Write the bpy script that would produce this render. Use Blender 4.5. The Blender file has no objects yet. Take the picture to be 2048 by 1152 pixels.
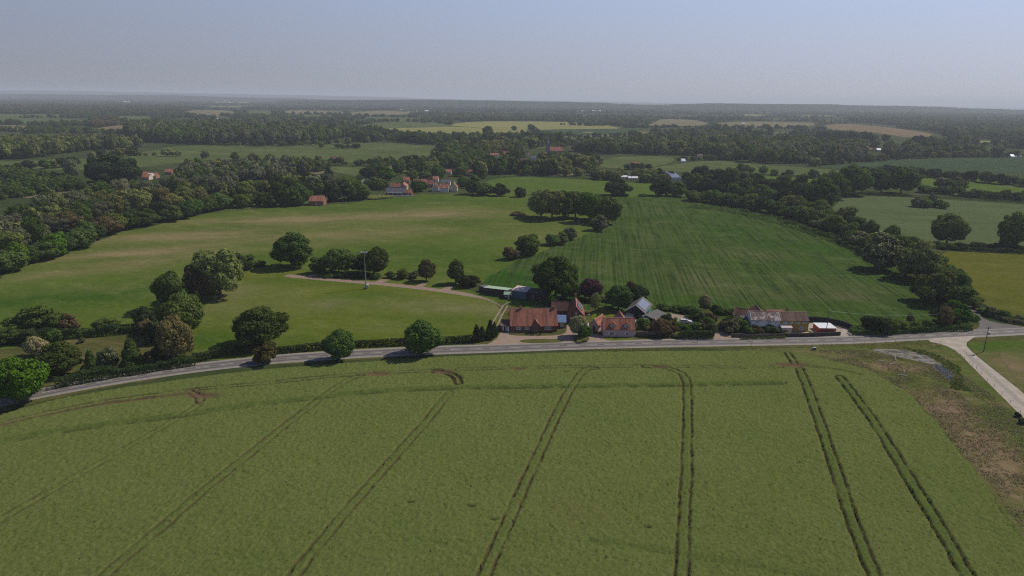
import bpy, bmesh, math, random
import numpy as np
from mathutils import Vector, Matrix, Euler
from mathutils.geometry import tessellate_polygon
random.seed(7); RNG = np.random.default_rng(11)
R = math.radians
scene = bpy.context.scene
C = scene.collection

# ---------------------------------------------------------------- camera
CH, CF, CP, CR = 80.0, 1365.0, R(15.55), R(0.72)      # height, focal (px of a 2048 frame), pitch, roll
_f = Vector((0, math.cos(CP), -math.sin(CP))); _r0 = Vector((1, 0, 0)); _u0 = Vector((0, math.sin(CP), math.cos(CP)))
_r = _r0*math.cos(CR) + _u0*math.sin(CR); _u = _u0*math.cos(CR) - _r0*math.sin(CR)
cam_data = bpy.data.cameras.new('camera'); cam = bpy.data.objects.new('camera', cam_data); C.objects.link(cam)
M3 = Matrix((_r, _u, -_f)).transposed()
cam.matrix_world = Matrix.Translation((0, 0, CH)) @ M3.to_4x4()
cam_data.sensor_width = 36; cam_data.lens = CF/2048*36; cam_data.clip_start = 1; cam_data.clip_end = 200000
scene.camera = cam

def ray(px, py):
    return _f + _r*((px-1024)/CF) - _u*((py-576)/CF)
def at(px, py, z=0.0):
    """ground point seen at a pixel of the 2048x1152 photograph, and its depth along the camera axis"""
    d = ray(px, py); t = (z-CH)/d.z
    return Vector((d.x*t, d.y*t, z)), t
def G(px, py, z=0.0): return at(px, py, z)[0]

# ---------------------------------------------------------------- world, sun, exposure
SUN_AZ, SUN_EL = R(28), R(46)                  # azimuth from +x towards +y
w = bpy.data.worlds.new('World'); scene.world = w; w.use_nodes = True
nt = w.node_tree; nt.nodes.clear()
sky = nt.nodes.new('ShaderNodeTexSky'); sky.sky_type = 'NISHITA'; sky.sun_disc = False
sky.sun_elevation = SUN_EL; sky.sun_rotation = R(90)-SUN_AZ
sky.air_density = 1.0; sky.dust_density = 1.6; sky.ozone_density = 1.6; sky.altitude = 80
bg = nt.nodes.new('ShaderNodeBackground'); bg.inputs[1].default_value = 0.065
wo = nt.nodes.new('ShaderNodeOutputWorld')
# summer haze in the sky: colour by elevation, brighter towards the sun's side
geo = nt.nodes.new('ShaderNodeTexCoord'); sep = nt.nodes.new('ShaderNodeSeparateXYZ'); nt.links.new(geo.outputs['Generated'], sep.inputs[0])
ramp = nt.nodes.new('ShaderNodeValToRGB'); nt.links.new(sep.outputs[2], ramp.inputs[0])
_st = [(0.0, (0.372, 0.388, 0.455)), (0.035, (0.372, 0.398, 0.485)), (0.14, (0.365, 0.445, 0.630)), (0.36, (0.15, 0.21, 0.40)), (1.0, (0.06, 0.10, 0.24))]
for i, (p_, c_) in enumerate(_st):
    e = ramp.color_ramp.elements[i] if i < 2 else ramp.color_ramp.elements.new(p_)
    e.position = p_; e.color = (*c_, 1)
side = nt.nodes.new('ShaderNodeMapRange'); side.inputs[1].default_value = -0.65; side.inputs[2].default_value = 0.65
side.inputs[3].default_value = 0.72; side.inputs[4].default_value = 1.32; nt.links.new(sep.outputs[0], side.inputs[0])
vm = nt.nodes.new('ShaderNodeVectorMath'); vm.operation = 'SCALE'; nt.links.new(ramp.outputs[0], vm.inputs[0]); nt.links.new(side.outputs[0], vm.inputs['Scale'])
v2 = nt.nodes.new('ShaderNodeVectorMath'); v2.operation = 'SCALE'; v2.inputs['Scale'].default_value = 1/0.065; nt.links.new(vm.outputs[0], v2.inputs[0])
skymix = nt.nodes.new('ShaderNodeMix'); skymix.data_type = 'RGBA'; skymix.inputs[0].default_value = 0.9
nt.links.new(sky.outputs[0], skymix.inputs[6]); nt.links.new(v2.outputs[0], skymix.inputs[7])
nt.links.new(skymix.outputs[2], bg.inputs[0]); nt.links.new(bg.outputs[0], wo.inputs[0])
sd = bpy.data.lights.new('sun', 'SUN'); sd.energy = 4.2; sd.angle = R(0.5); sd.color = (1, 0.90, 0.74)
sun = bpy.data.objects.new('sun', sd); C.objects.link(sun)
sdir = Vector((math.cos(SUN_AZ)*math.cos(SUN_EL), math.sin(SUN_AZ)*math.cos(SUN_EL), math.sin(SUN_EL)))
sun.rotation_euler = sdir.to_track_quat('Z', 'Y').to_euler(); sun.location = (0, 0, 300)
scene.view_settings.view_transform = 'Standard'; scene.view_settings.look = 'None'
scene.view_settings.exposure = 0.08; scene.view_settings.gamma = 1.0
scene.cycles.use_denoising = False; scene.cycles.filter_width = 1.15
scene.cycles.max_bounces = 5; scene.cycles.diffuse_bounces = 2; scene.cycles.glossy_bounces = 2
scene.cycles.transmission_bounces = 3; scene.cycles.volume_bounces = 0; scene.cycles.transparent_max_bounces = 8
scene.render.use_persistent_data = False

# ---------------------------------------------------------------- materials
def new_mat(name, rough=0.9, spec=0.2):
    m = bpy.data.materials.new(name); m.use_nodes = True
    b = m.node_tree.nodes['Principled BSDF']
    b.inputs['Roughness'].default_value = rough; b.inputs['Specular IOR Level'].default_value = spec
    return m, m.node_tree, b
def mixc(t, fac, a, b, blend='MIX'):
    n = t.nodes.new('ShaderNodeMix'); n.data_type = 'RGBA'; n.blend_type = blend
    for i, v in ((0, fac), (6, a), (7, b)):
        if hasattr(v, 'is_linked') or hasattr(v, 'node'): t.links.new(v, n.inputs[i])
        elif i == 0: n.inputs[0].default_value = v
        else: n.inputs[i].default_value = (*v, 1)
    return n.outputs[2]
def noise(t, scale, detail=4, rough=0.6, vec=None, mscale=(1, 1, 1), rot=0.0, lo=0.35, hi=0.65):
    tc = t.nodes.new('ShaderNodeTexCoord') if vec is None else None
    mp = t.nodes.new('ShaderNodeMapping'); mp.vector_type = 'POINT'
    # rotate first, then stretch
    mp0 = t.nodes.new('ShaderNodeMapping'); mp0.inputs['Rotation'].default_value = (0, 0, rot)
    t.links.new(tc.outputs['Object'] if vec is None else vec, mp0.inputs[0])
    mp.inputs['Scale'].default_value = mscale; t.links.new(mp0.outputs[0], mp.inputs[0])
    n = t.nodes.new('ShaderNodeTexNoise'); n.inputs['Scale'].default_value = scale
    n.inputs['Detail'].default_value = detail; n.inputs['Roughness'].default_value = rough
    t.links.new(mp.outputs[0], n.inputs['Vector'])
    r = t.nodes.new('ShaderNodeMapRange'); r.inputs[1].default_value = lo; r.inputs[2].default_value = hi
    t.links.new(n.outputs[0], r.inputs[0])
    return r.outputs[0]
def attr(t, name):
    n = t.nodes.new('ShaderNodeAttribute'); n.attribute_name = name; return n.outputs['Fac']
def mul(t, a, b, op='MULTIPLY', clamp=False):
    n = t.nodes.new('ShaderNodeMath'); n.operation = op; n.use_clamp = clamp
    for i, v in ((0, a), (1, b)):
        if isinstance(v, (int, float)): n.inputs[i].default_value = v
        else: t.links.new(v, n.inputs[i])
    return n.outputs[0]
def bump(t, b, h, strength=0.5, dist=0.3):
    n = t.nodes.new('ShaderNodeBump'); n.inputs['Strength'].default_value = strength; n.inputs['Distance'].default_value = dist
    t.links.new(h, n.inputs['Height']); t.links.new(n.outputs[0], b.inputs['Normal'])

def field_mat(name, c1, c2, c3=None, big=0.02, fine=0.6, stripe=None, dry=None, lush=None, amt3=0.75):
    """grass or crop: large soft patches, fine tussocks, optional drilled rows, painted-in growth patches"""
    m, t, b = new_mat(name, 1.0, 0.0)
    col = mixc(t, noise(t, big, 6, 0.65), c1, c2)
    if c3: col = mixc(t, mul(t, noise(t, big*3.1, 6, 0.75, mscale=(0.35, 1, 1), rot=0.15, lo=0.5, hi=0.72), amt3), col, c3)
    if dry:
        f = mul(t, attr(t, 'dry'), noise(t, 0.045, 7, 0.75, mscale=(0.4, 1, 1), rot=-0.25, lo=0.3, hi=0.6), clamp=True); col = mixc(t, f, col, dry)
    if lush:
        f = mul(t, attr(t, 'lush'), noise(t, 0.05, 5, 0.7, lo=0.25, hi=0.55), clamp=True); col = mixc(t, f, col, lush)
    if stripe:
        ang, per, dark = stripe
        s = noise(t, 1/per, 3, 0.6, mscale=(1, 0.012, 1), rot=ang, lo=0.42, hi=0.58)
        s2 = noise(t, 0.25/per, 3, 0.7, mscale=(1, 0.12, 1), rot=ang, lo=0.3, hi=0.58)
        col = mixc(t, mul(t, s, s2), col, dark)
    col = mixc(t, mul(t, noise(t, fine*.28, 8, 0.85, mscale=(.55, 1, 1), lo=0.38, hi=0.62), 0.34), col, (0.42, 0.5, 0.35), 'MULTIPLY')
    col = mixc(t, mul(t, noise(t, fine*.2, 8, 0.85, mscale=(.5, 1, 1), rot=.5, lo=0.52, hi=0.68), 0.35), col, tuple(min(1, v*1.5+.02) for v in (c3 or c1)))
    col = mixc(t, mul(t, noise(t, fine, 6, 0.85, lo=0.36, hi=0.64), 0.5), col, (0.35, 0.42, 0.3), 'MULTIPLY')
    t.links.new(col, b.inputs['Base Color'])
    bump(t, b, noise(t, fine*1.5, 5, 0.8, lo=0, hi=1), 0.5, 0.5)
    return m

def leaf_mat(name, c1, c2, c3=None, trans=0.32, scale=3.0):
    m, t, b = new_mat(name, 0.9, 0.03)
    oi = t.nodes.new('ShaderNodeObjectInfo')
    col = mixc(t, noise(t, scale, 3, 0.7), c1, c2)
    col = mixc(t, noise(t, scale*9, 2, 0.8, lo=.42, hi=.6), col, tuple(v*.62 for v in c2))
    col = mixc(t, mul(t, noise(t, scale*7, 2, 0.8, mscale=(1, 1, 1.3), lo=.55, hi=.68), .8), col, tuple(v*1.55 for v in c1))
    if c3: col = mixc(t, noise(t, scale*6, 2, 0.6, lo=0.55, hi=0.62), col, c3)
    h = t.nodes.new('ShaderNodeHueSaturation')
    r = t.nodes.new('ShaderNodeMapRange'); r.inputs[3].default_value = 0.72; r.inputs[4].default_value = 1.3
    t.links.new(oi.outputs['Random'], r.inputs[0]); t.links.new(r.outputs[0], h.inputs['Value'])
    r2 = t.nodes.new('ShaderNodeMapRange'); r2.inputs[3].default_value = 0.475; r2.inputs[4].default_value = 0.52
    fr = mul(t, mul(t, oi.outputs['Random'], 7.31), 1.0, 'MODULO'); t.links.new(fr, r2.inputs[0]); t.links.new(r2.outputs[0], h.inputs['Hue'])
    t.links.new(col, h.inputs['Color']); t.links.new(h.outputs[0], b.inputs['Base Color'])
    tr = t.nodes.new('ShaderNodeBsdfTranslucent'); t.links.new(h.outputs[0], tr.inputs[0])
    mx = t.nodes.new('ShaderNodeMixShader'); mx.inputs[0].default_value = trans
    t.links.new(b.outputs[0], mx.inputs[1]); t.links.new(tr.outputs[0], mx.inputs[2])
    t.links.new(mx.outputs[0], t.nodes['Material Output'].inputs[0])
    return m
def plain(name, c, c2=None, scale=1.0, rough=0.8, spec=0.3, metal=0.0, stretch=(1, 1, 1), lo=0.35, hi=0.65, bmp=0.0):
    m, t, b = new_mat(name, rough, spec); b.inputs['Metallic'].default_value = metal
    n = noise(t, scale, 5, 0.65, mscale=stretch, lo=lo, hi=hi)
    t.links.new(mixc(t, n, c, c2 or tuple(v*0.75 for v in c)), b.inputs['Base Color'])
    if bmp: bump(t, b, n, bmp, 0.1)
    return m
def roof_mat(name, c, c2, per=0.9, moss=None):
    """pantiles: ribs running down the slope, courses across, weathering"""
    m, t, b = new_mat(name, 0.85, 0.2)
    col = mixc(t, noise(t, 0.9, 6, 0.7), c, c2)
    rib = noise(t, 1/per*1.3, 2, 0.5, mscale=(1, 0.08, 0.08), lo=0.4, hi=0.6)
    col = mixc(t, mul(t, rib, 0.55), col, (0.35, 0.3, 0.3), 'MULTIPLY')
    if moss: col = mixc(t, noise(t, 0.5, 7, 0.8, lo=0.52, hi=0.56), col, moss)
    t.links.new(col, b.inputs['Base Color'])
    wv = t.nodes.new('ShaderNodeTexWave'); wv.bands_direction = 'X'; wv.inputs['Scale'].default_value = 1.05; wv.inputs['Distortion'].default_value = 0.3
    tc = t.nodes.new('ShaderNodeTexCoord'); t.links.new(tc.outputs['Object'], wv.inputs[0]); bump(t, b, wv.outputs[1], 0.6, 0.06)
    return m
def brick_mat(name, c1, c2, mortar):
    m, t, b = new_mat(name, 0.9, 0.1)
    tc = t.nodes.new('ShaderNodeTexCoord'); mp = t.nodes.new('ShaderNodeMapping'); mp.inputs['Rotation'].default_value = (R(90), 0, 0)
    br = t.nodes.new('ShaderNodeTexBrick'); br.inputs['Scale'].default_value = 1.0
    br.inputs['Brick Width'].default_value = 0.45; br.inputs['Row Height'].default_value = 0.15; br.inputs['Mortar Size'].default_value = 0.012
    br.inputs['Color1'].default_value = (*c1, 1); br.inputs['Color2'].default_value = (*c2, 1); br.inputs['Mortar'].default_value = (*mortar, 1)
    t.links.new(tc.outputs['Object'], mp.inputs[0]); t.links.new(mp.outputs[0], br.inputs[0])
    col = mixc(t, mul(t, noise(t, 0.8, 6, 0.7), 0.45), br.outputs[0], (0.4, 0.35, 0.35), 'MULTIPLY')
    t.links.new(col, b.inputs['Base Color']); return m

# ---------------------------------------------------------------- mesh helpers
def props(o, label=None, cat=None, group=None, kind=None):
    if label: o['label'] = label
    if cat: o['category'] = cat
    if group: o['group'] = group
    if kind: o['kind'] = kind
    return o
def link(name, me, parent=None, mat=None):
    o = bpy.data.objects.new(name, me); C.objects.link(o)
    if parent: o.parent = parent
    if mat is not None: me.materials.append(mat)
    return o
def empty(name, loc, rz=0.0):
    o = bpy.data.objects.new(name, None); C.objects.link(o); o.location = loc; o.rotation_euler = (0, 0, rz); o.empty_display_size = 0.5
    return o
def np_mesh(name, V, Q, nv=4, smooth=False):
    me = bpy.data.meshes.new(name); n = len(Q)
    me.vertices.add(len(V)); me.vertices.foreach_set('co', np.asarray(V, np.float32).ravel())
    me.loops.add(n*nv); me.loops.foreach_set('vertex_index', np.asarray(Q, np.int32).ravel())
    me.polygons.add(n); me.polygons.foreach_set('loop_start', np.arange(0, n*nv, nv, dtype=np.int32))
    me.polygons.foreach_set('use_smooth', np.full(n, smooth)); me.update(calc_edges=True); return me
class MB:
    """collects boxes, prisms and tubes into one mesh"""
    def __init__(s): s.v = []; s.f = []
    def add(s, vs, fs, M=None):
        o = len(s.v); s.v += [tuple((M @ Vector(v)) if M else v) for v in vs]; s.f += [tuple(i+o for i in f) for f in fs]; return s
    def box(s, x0, x1, y0, y1, z0, z1, M=None):
        return s.add([(x0,y0,z0),(x1,y0,z0),(x1,y1,z0),(x0,y1,z0),(x0,y0,z1),(x1,y0,z1),(x1,y1,z1),(x0,y1,z1)],
                     [(0,3,2,1),(4,5,6,7),(0,1,5,4),(1,2,6,5),(2,3,7,6),(3,0,4,7)], M)
    def tube(s, a, b, r0, r1=None, n=8):
        a = Vector(a); b = Vector(b); r1 = r0 if r1 is None else r1
        q = (b-a).to_track_quat('Z', 'Y').to_matrix(); vs = []
        for p, r in ((a, r0), (b, r1)):
            for i in range(n): vs.append(tuple(p + q @ Vector((r*math.cos(2*math.pi*i/n), r*math.sin(2*math.pi*i/n), 0))))
        return s.add(vs, [(i, (i+1) % n, n+(i+1) % n, n+i) for i in range(n)] + [tuple(range(n))[::-1], tuple(range(n, 2*n))])
    def prism(s, prof, y0, y1, M=None):
        """profile of (x, z) points pushed along y"""
        n = len(prof); vs = [(x, y0, z) for x, z in prof] + [(x, y1, z) for x, z in prof]
        return s.add(vs, [(i, (i+1) % n, n+(i+1) % n, n+i) for i in range(n)] + [tuple(range(n))[::-1], tuple(range(n, 2*n))], M)
    def build(s, name, mat, parent=None, bevel=0.0):
        me = bpy.data.meshes.new(name); me.from_pydata(s.v, [], s.f); me.update()
        bm = bmesh.new(); bm.from_mesh(me); bmesh.ops.recalc_face_normals(bm, faces=bm.faces); bm.to_mesh(me); bm.free()
        o = link(name, me, parent, mat)
        if bevel:
            b = o.modifiers.new('bevel', 'BEVEL'); b.width = bevel; b.segments = 2; b.limit_method = 'ANGLE'
        return o
def smooth_poly(pts, it=2):
    for _ in range(it):
        q = []
        for i in range(len(pts)):
            a = Vector(pts[i]); b = Vector(pts[(i+1) % len(pts)]); q += [tuple(a*0.75+b*0.25), tuple(a*0.25+b*0.75)]
        pts = q
    return pts
def chaikin(pts, it=2):
    for _ in range(it):
        q = [pts[0]]
        for i in range(len(pts)-1):
            a = Vector(pts[i]); b = Vector(pts[i+1]); q += [tuple(a*0.75+b*0.25), tuple(a*0.25+b*0.75)]
        q.append(pts[-1]); pts = q
    return pts
def sheet(name, poly, mat, z=0.02, label=None, blobs=None, grid=None, smooth=1, rag=0.0, world=False):
    P = [Vector(p) if world else G(*p) for p in poly]
    P = [(p.x, p.y) for p in P]
    if rag:
        q = []
        for i in range(len(P)):
            a = Vector(P[i]); b = Vector(P[(i+1) % len(P)]); L = (b-a).length; n = max(1, min(14, int(L/rag/3)))
            for k in range(n):
                v = a.lerp(b, k/n); q.append((v.x+random.uniform(-rag, rag), v.y+random.uniform(-rag, rag)))
        P = q
    if smooth: P = smooth_poly(P, smooth)
    P3 = [Vector((x, y, 0)) for x, y in P]
    tri = tessellate_polygon([P3])
    me = bpy.data.meshes.new(name); me.from_pydata([(x, y, z) for x, y in P], [], [tuple(t) for t in tri])
    bm = bmesh.new(); bm.from_mesh(me); bmesh.ops.recalc_face_normals(bm, faces=bm.faces)
    bmesh.ops.dissolve_limit(bm, angle_limit=0.01, verts=bm.verts, edges=bm.edges)
    if grid:
        xs = [p[0] for p in P]; ys = [p[1] for p in P]
        for ax, lo, hi in ((0, min(xs), max(xs)), (1, min(ys), max(ys))):
            n = int((hi-lo)/grid)
            for i in range(1, n):
                co = Vector((0, 0, z)); co[ax] = lo+(hi-lo)*i/n; no = Vector((0, 0, 0)); no[ax] = 1
                bmesh.ops.bisect_plane(bm, geom=bm.verts[:]+bm.edges[:]+bm.faces[:], plane_co=co, plane_no=no)
    bmesh.ops.triangulate(bm, faces=bm.faces)
    if sum(f.normal.z for f in bm.faces) < 0: bmesh.ops.reverse_faces(bm, faces=bm.faces)
    bm.to_mesh(me); bm.free()
    if blobs:
        co = np.zeros(len(me.vertices)*3); me.vertices.foreach_get('co', co); co = co.reshape(-1, 3)
        for an, bl in blobs.items():
            v = np.zeros(len(co))
            for (px, py, rx, ry, rot, amp) in bl:
                c = G(px, py); dx = co[:, 0]-c.x; dy = co[:, 1]-c.y; a = R(rot)
                u = dx*math.cos(a)+dy*math.sin(a); q = -dx*math.sin(a)+dy*math.cos(a)
                v += amp*np.exp(-((u/rx)**2+(q/ry)**2))
            at_ = me.attributes.new(an, 'FLOAT', 'POINT'); at_.data.foreach_set('value', np.clip(v, 0, 1.3).astype(np.float32))
    o = link(name, me, None, mat); o['kind'] = 'structure'
    if label: o['label'] = label
    return o
def ribbon(name, line, width, mat, z, label=None, w2=None, world=False, it=2):
    pts = chaikin([Vector(p).to_2d() if world else G(*p).to_2d() for p in line], it); pts = [Vector(p) for p in pts]
    vs, fs = [], []; L = 0
    for i, p in enumerate(pts):
        a = pts[max(i-1, 0)]; b = pts[min(i+1, len(pts)-1)]; d = (b-a).normalized(); n = Vector((-d.y, d.x)); h = width/2
        if w2 is not None: h = (width+(w2-width)*i/(len(pts)-1))/2
        vs += [(p.x+n.x*h, p.y+n.y*h, z), (p.x-n.x*h, p.y-n.y*h, z)]
        if i: fs.append((2*i-2, 2*i-1, 2*i+1, 2*i))
    me = bpy.data.meshes.new(name); me.from_pydata(vs, [], fs); me.update()
    o = link(name, me, None, mat); o['kind'] = 'structure'
    if label: o['label'] = label
    return o, pts
def vnoise(x, y, s, seed):
    """smooth value noise on a lattice of spacing s"""
    rg = np.random.default_rng(seed); T = rg.random((256, 256))
    u = x/s; v = y/s; i = np.floor(u).astype(int); j = np.floor(v).astype(int); a = u-i; b = v-j
    a = a*a*(3-2*a); b = b*b*(3-2*b); i0 = i % 256; i1 = (i+1) % 256; j0 = j % 256; j1 = (j+1) % 256
    return (T[i0, j0]*(1-a)+T[i1, j0]*a)*(1-b)+(T[i0, j1]*(1-a)+T[i1, j1]*a)*b
def in_poly(x, y, P):
    c = np.zeros(x.shape, bool); n = len(P)
    for i in range(n):
        x0, y0 = P[i][0], P[i][1]; x1, y1 = P[(i+1) % n][0], P[(i+1) % n][1]
        if y0 == y1: continue
        k = ((y0 > y) != (y1 > y)) & (x < (x1-x0)*(y-y0)/(y1-y0)+x0); c ^= k
    return c

# ================================================================ THE GROUND
M_base = field_mat('far_land', (0.058, 0.078, 0.030), (0.036, 0.052, 0.020), (0.11, 0.11, 0.055), big=0.004, fine=0.15)
gm = bpy.data.meshes.new('ground'); gm.from_pydata([(-60000, -4000, 0), (60000, -4000, 0), (60000, 70000, 0), (-60000, 70000, 0)], [], [(0, 1, 2, 3)])
props(link('ground', gm, None, M_base), kind='structure')

M_meadow = field_mat('meadow', (0.104, 0.145, 0.026), (0.072, 0.112, 0.017), (0.15, 0.150, 0.056), big=0.015, fine=0.35, dry=(0.245, 0.19, 0.105), lush=(0.045, 0.095, 0.012))
M_strip = field_mat('drilled_field', (0.054, 0.096, 0.018), (0.070, 0.110, 0.026), (0.12, 0.125, 0.055), big=0.02, fine=0.4, stripe=(R(7), 1.15, (0.032, 0.055, 0.014)), dry=(0.135, 0.13, 0.065), lush=(0.035, 0.10, 0.010))
M_lawn = field_mat('mown_grass', (0.126, 0.150, 0.022), (0.098, 0.128, 0.018), (0.14, 0.15, 0.045), big=0.03, fine=0.5, dry=(0.19, 0.18, 0.10), lush=(0.055, 0.105, 0.012))
M_garden = field_mat('dry_garden_grass', (0.105, 0.10, 0.035), (0.075, 0.085, 0.025), (0.17, 0.14, 0.075), big=0.05, fine=0.5)
M_olive = field_mat('olive_field', (0.125, 0.125, 0.02), (0.10, 0.11, 0.018), (0.14, 0.13, 0.04), big=0.02, fine=0.4)
M_greycrop = field_mat('grey_green_crop', (0.105, 0.135, 0.062), (0.088, 0.118, 0.05), (0.075, 0.10, 0.04), big=0.012, fine=0.3)
M_bluecrop = field_mat('blue_green_crop', (0.055, 0.085, 0.045), (0.048, 0.075, 0.038), big=0.01, fine=0.2)
M_pale = field_mat('pale_meadow', (0.10, 0.125, 0.045), (0.075, 0.105, 0.035), (0.15, 0.15, 0.075), big=0.008, fine=0.12)
M_bright = field_mat('bright_pasture', (0.095, 0.145, 0.03), (0.075, 0.12, 0.022), (0.12, 0.15, 0.04), big=0.01, fine=0.2)
M_yellow = field_mat('ripe_barley', (0.27, 0.25, 0.095), (0.22, 0.22, 0.08), (0.18, 0.19, 0.07), big=0.004, fine=0.1)
M_tan = field_mat('tan_field', (0.20, 0.175, 0.105), (0.16, 0.145, 0.08), (0.22, 0.16, 0.10), big=0.004, fine=0.1)
M_orange = field_mat('bare_soil_field', (0.22, 0.155, 0.095), (0.17, 0.13, 0.075), big=0.01, fine=0.1)
M_soil = plain('soil', (0.16, 0.105, 0.07), (0.10, 0.075, 0.05), 0.6)
M_reed = field_mat('reed_bed', (0.20, 0.165, 0.12), (0.15, 0.135, 0.085), (0.10, 0.11, 0.05), big=0.03, fine=0.3)

sheet('meadow', [(-200, 660), (-60, 580), (0, 556), (60, 528), (150, 494), (240, 466), (420, 426), (560, 415), (700, 407), (745, 398), (850, 389), (960, 386), (1060, 390), (1200, 400), (1222, 452), (1150, 483), (1040, 524), (975, 560), (900, 600), (700, 600), (400, 660), (290, 675), (150, 690), (-60, 720)], M_meadow, 0.015,
      'green meadow with dry brown streaks behind the trees', grid=8, rag=2.0,
      blobs={'dry': [(400, 470, 75, 15, 22, 1.25), (560, 440, 66, 15, 12, 1.1), (270, 505, 50, 12, 30, 1.1), (330, 520, 40, 10, 28, .6), (480, 500, 50, 9, 20, .5), (140, 545, 30, 9, 35, .5), (900, 425, 42, 22, 10, .9), (820, 460, 30, 12, 0, .7), (700, 470, 40, 14, 5, .6), (620, 480, 30, 12, 10, .4), (180, 580, 35, 8, 30, .35), (1080, 470, 25, 30, 20, .4), (760, 430, 60, 20, 0, .5)],
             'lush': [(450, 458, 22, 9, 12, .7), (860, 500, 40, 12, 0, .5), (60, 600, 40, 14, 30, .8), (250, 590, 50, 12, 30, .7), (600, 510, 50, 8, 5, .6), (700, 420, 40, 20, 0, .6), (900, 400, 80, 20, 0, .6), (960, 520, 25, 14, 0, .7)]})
sheet('drilled_field', [(1205, 391), (1300, 390), (1385, 392), (1480, 412), (1560, 432), (1650, 455), (1750, 500), (1830, 565), (1900, 630), (1885, 655), (1760, 655), (1640, 648), (1540, 640), (1450, 636), (1330, 626), (1200, 620), (1100, 612), (960, 574), (975, 556), (1040, 518), (1150, 478), (1228, 446)], M_strip, 0.03,
      'green field with faint sowing rows behind the cottages', grid=8, rag=1.5,
      blobs={'dry': [(1390, 560, 30, 18, 100, .8), (1500, 510, 36, 12, 140, .6), (1290, 475, 24, 10, 90, .5), (1700, 590, 12, 7, 0, 1.0), (1560, 590, 22, 9, 0, .6), (1620, 560, 26, 9, 0, .6), (1230, 545, 20, 12, 90, .5), (1290, 420, 24, 18, 0, .35), (1760, 625, 12, 3, 0, .7), (1430, 460, 30, 20, 0, .4)],
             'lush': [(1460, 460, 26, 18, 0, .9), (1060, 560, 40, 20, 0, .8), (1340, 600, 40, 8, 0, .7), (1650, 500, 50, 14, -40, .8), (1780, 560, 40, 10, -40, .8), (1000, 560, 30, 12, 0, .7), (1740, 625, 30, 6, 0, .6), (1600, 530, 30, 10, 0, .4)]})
sheet('playing_field', [(372, 716), (376, 690), (392, 640), (430, 585), (470, 552), (505, 536), (580, 536), (660, 552), (760, 560), (900, 575), (1000, 592), (1040, 605), (1010, 650), (985, 668), (940, 684), (800, 695), (700, 702), (560, 716), (440, 722)], M_lawn, 0.045,
      'bright mown grass field with a paved path along its top', grid=6,
      blobs={'dry': [(650, 610, 12, 7, 60, .8), (830, 610, 20, 12, 0, .6), (580, 590, 6, 10, 0, .6), (770, 655, 10, 4, 0, .5), (450, 590, 14, 20, 0, .7), (1010, 625, 9, 12, 0, .9), (920, 620, 14, 8, 0, .5), (470, 630, 16, 12, 0, .4)],
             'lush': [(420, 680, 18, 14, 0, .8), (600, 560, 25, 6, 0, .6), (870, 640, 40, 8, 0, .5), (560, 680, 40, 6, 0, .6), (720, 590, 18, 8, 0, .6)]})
sheet('garden_ground', [(-300, 780), (-100, 730), (0, 700), (150, 678), (250, 668), (300, 666), (385, 690), (390, 745), (160, 785), (-20, 812), (-300, 860)], M_garden, 0.055, 'dry olive garden grass between hedges on the left', rag=1)
sheet('plot_ground', [(985, 596), (1100, 612), (1200, 622), (1330, 628), (1450, 638), (1540, 642), (1640, 650), (1760, 660), (1810, 668), (1700, 678), (1300, 684), (985, 692), (940, 690), (985, 668), (1012, 640)], M_garden, 0.06, 'dry grass of the cottage plots beside the road')
sheet('shady_lawn', [(1192, 612), (1262, 628), (1262, 655), (1238, 664), (1196, 655), (1180, 634)], M_lawn, 0.07, 'green lawn between the garage and the pink cottage')
sheet('shed_lawn', [(900, 578), (960, 583), (1000, 594), (1098, 604), (1112, 615), (1090, 622), (1020, 612), (960, 592)], M_meadow, 0.072, 'rough grass in front of the sheds', blobs={'dry': [(1, 1, 1, 1, 0, 0)], 'lush': [(1050, 600, 30, 10, 0, .6)]})
sheet('verge', [(-300, 905), (-100, 850), (100, 800), (330, 748), (500, 732), (700, 722), (900, 708), (1100, 700), (1300, 697), (1500, 696), (1700, 694), (1850, 690), (2200, 672), (2200, 640), (1850, 655), (1700, 668), (1400, 676), (1000, 690), (800, 700), (500, 722), (300, 752), (-300, 870)], M_garden, 0.05, 'narrow grass verge of the road')
# right-hand fields
sheet('olive_field', [(1868, 502), (1980, 506), (2400, 520), (2400, 690), (2048, 640), (1985, 632), (1945, 598), (1900, 550)], M_olive, 0.03, 'olive coloured field on the right edge')
sheet('grey_green_crop', [(1640, 440), (1665, 415), (1690, 392), (1850, 394), (2048, 408), (2400, 430), (2400, 515), (2048, 498), (1880, 490), (1790, 478), (1720, 460)], M_greycrop, 0.05, 'grey-green crop field on the right with a clump of bushes')
sheet('right_pasture', [(1830, 352), (1950, 358), (2100, 372), (2300, 385), (2300, 412), (2048, 398), (1880, 388), (1840, 375)], M_bright, 0.07, 'mid-green pasture with an oval copse')
sheet('blue_green_crop', [(1618, 333), (1700, 326), (1800, 319), (1950, 316), (2400, 320), (2400, 356), (2048, 346), (1900, 348), (1800, 342), (1700, 339)], M_bluecrop, 0.1, 'blue-green crop field on the right')
sheet('village_pasture', [(960, 372), (985, 357), (1050, 354), (1150, 358), (1230, 363), (1330, 370), (1368, 380), (1372, 396), (1200, 394), (1060, 388), (940, 388)], M_bright, 0.07, 'bright green pasture below the village')
sheet('hill_meadow', [(1290, 338), (1340, 330), (1400, 322), (1450, 321), (1520, 330), (1600, 334), (1720, 345), (1840, 352), (1800, 362), (1640, 354), (1500, 345), (1380, 346)], M_pale, 0.1, 'pale green meadow above the hedge belt')
sheet('right_small_field', [(1500, 350), (1600, 356), (1700, 364), (1690, 372), (1560, 366), (1490, 358)], M_bright, 0.12, 'narrow field behind the belt of trees')
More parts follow.
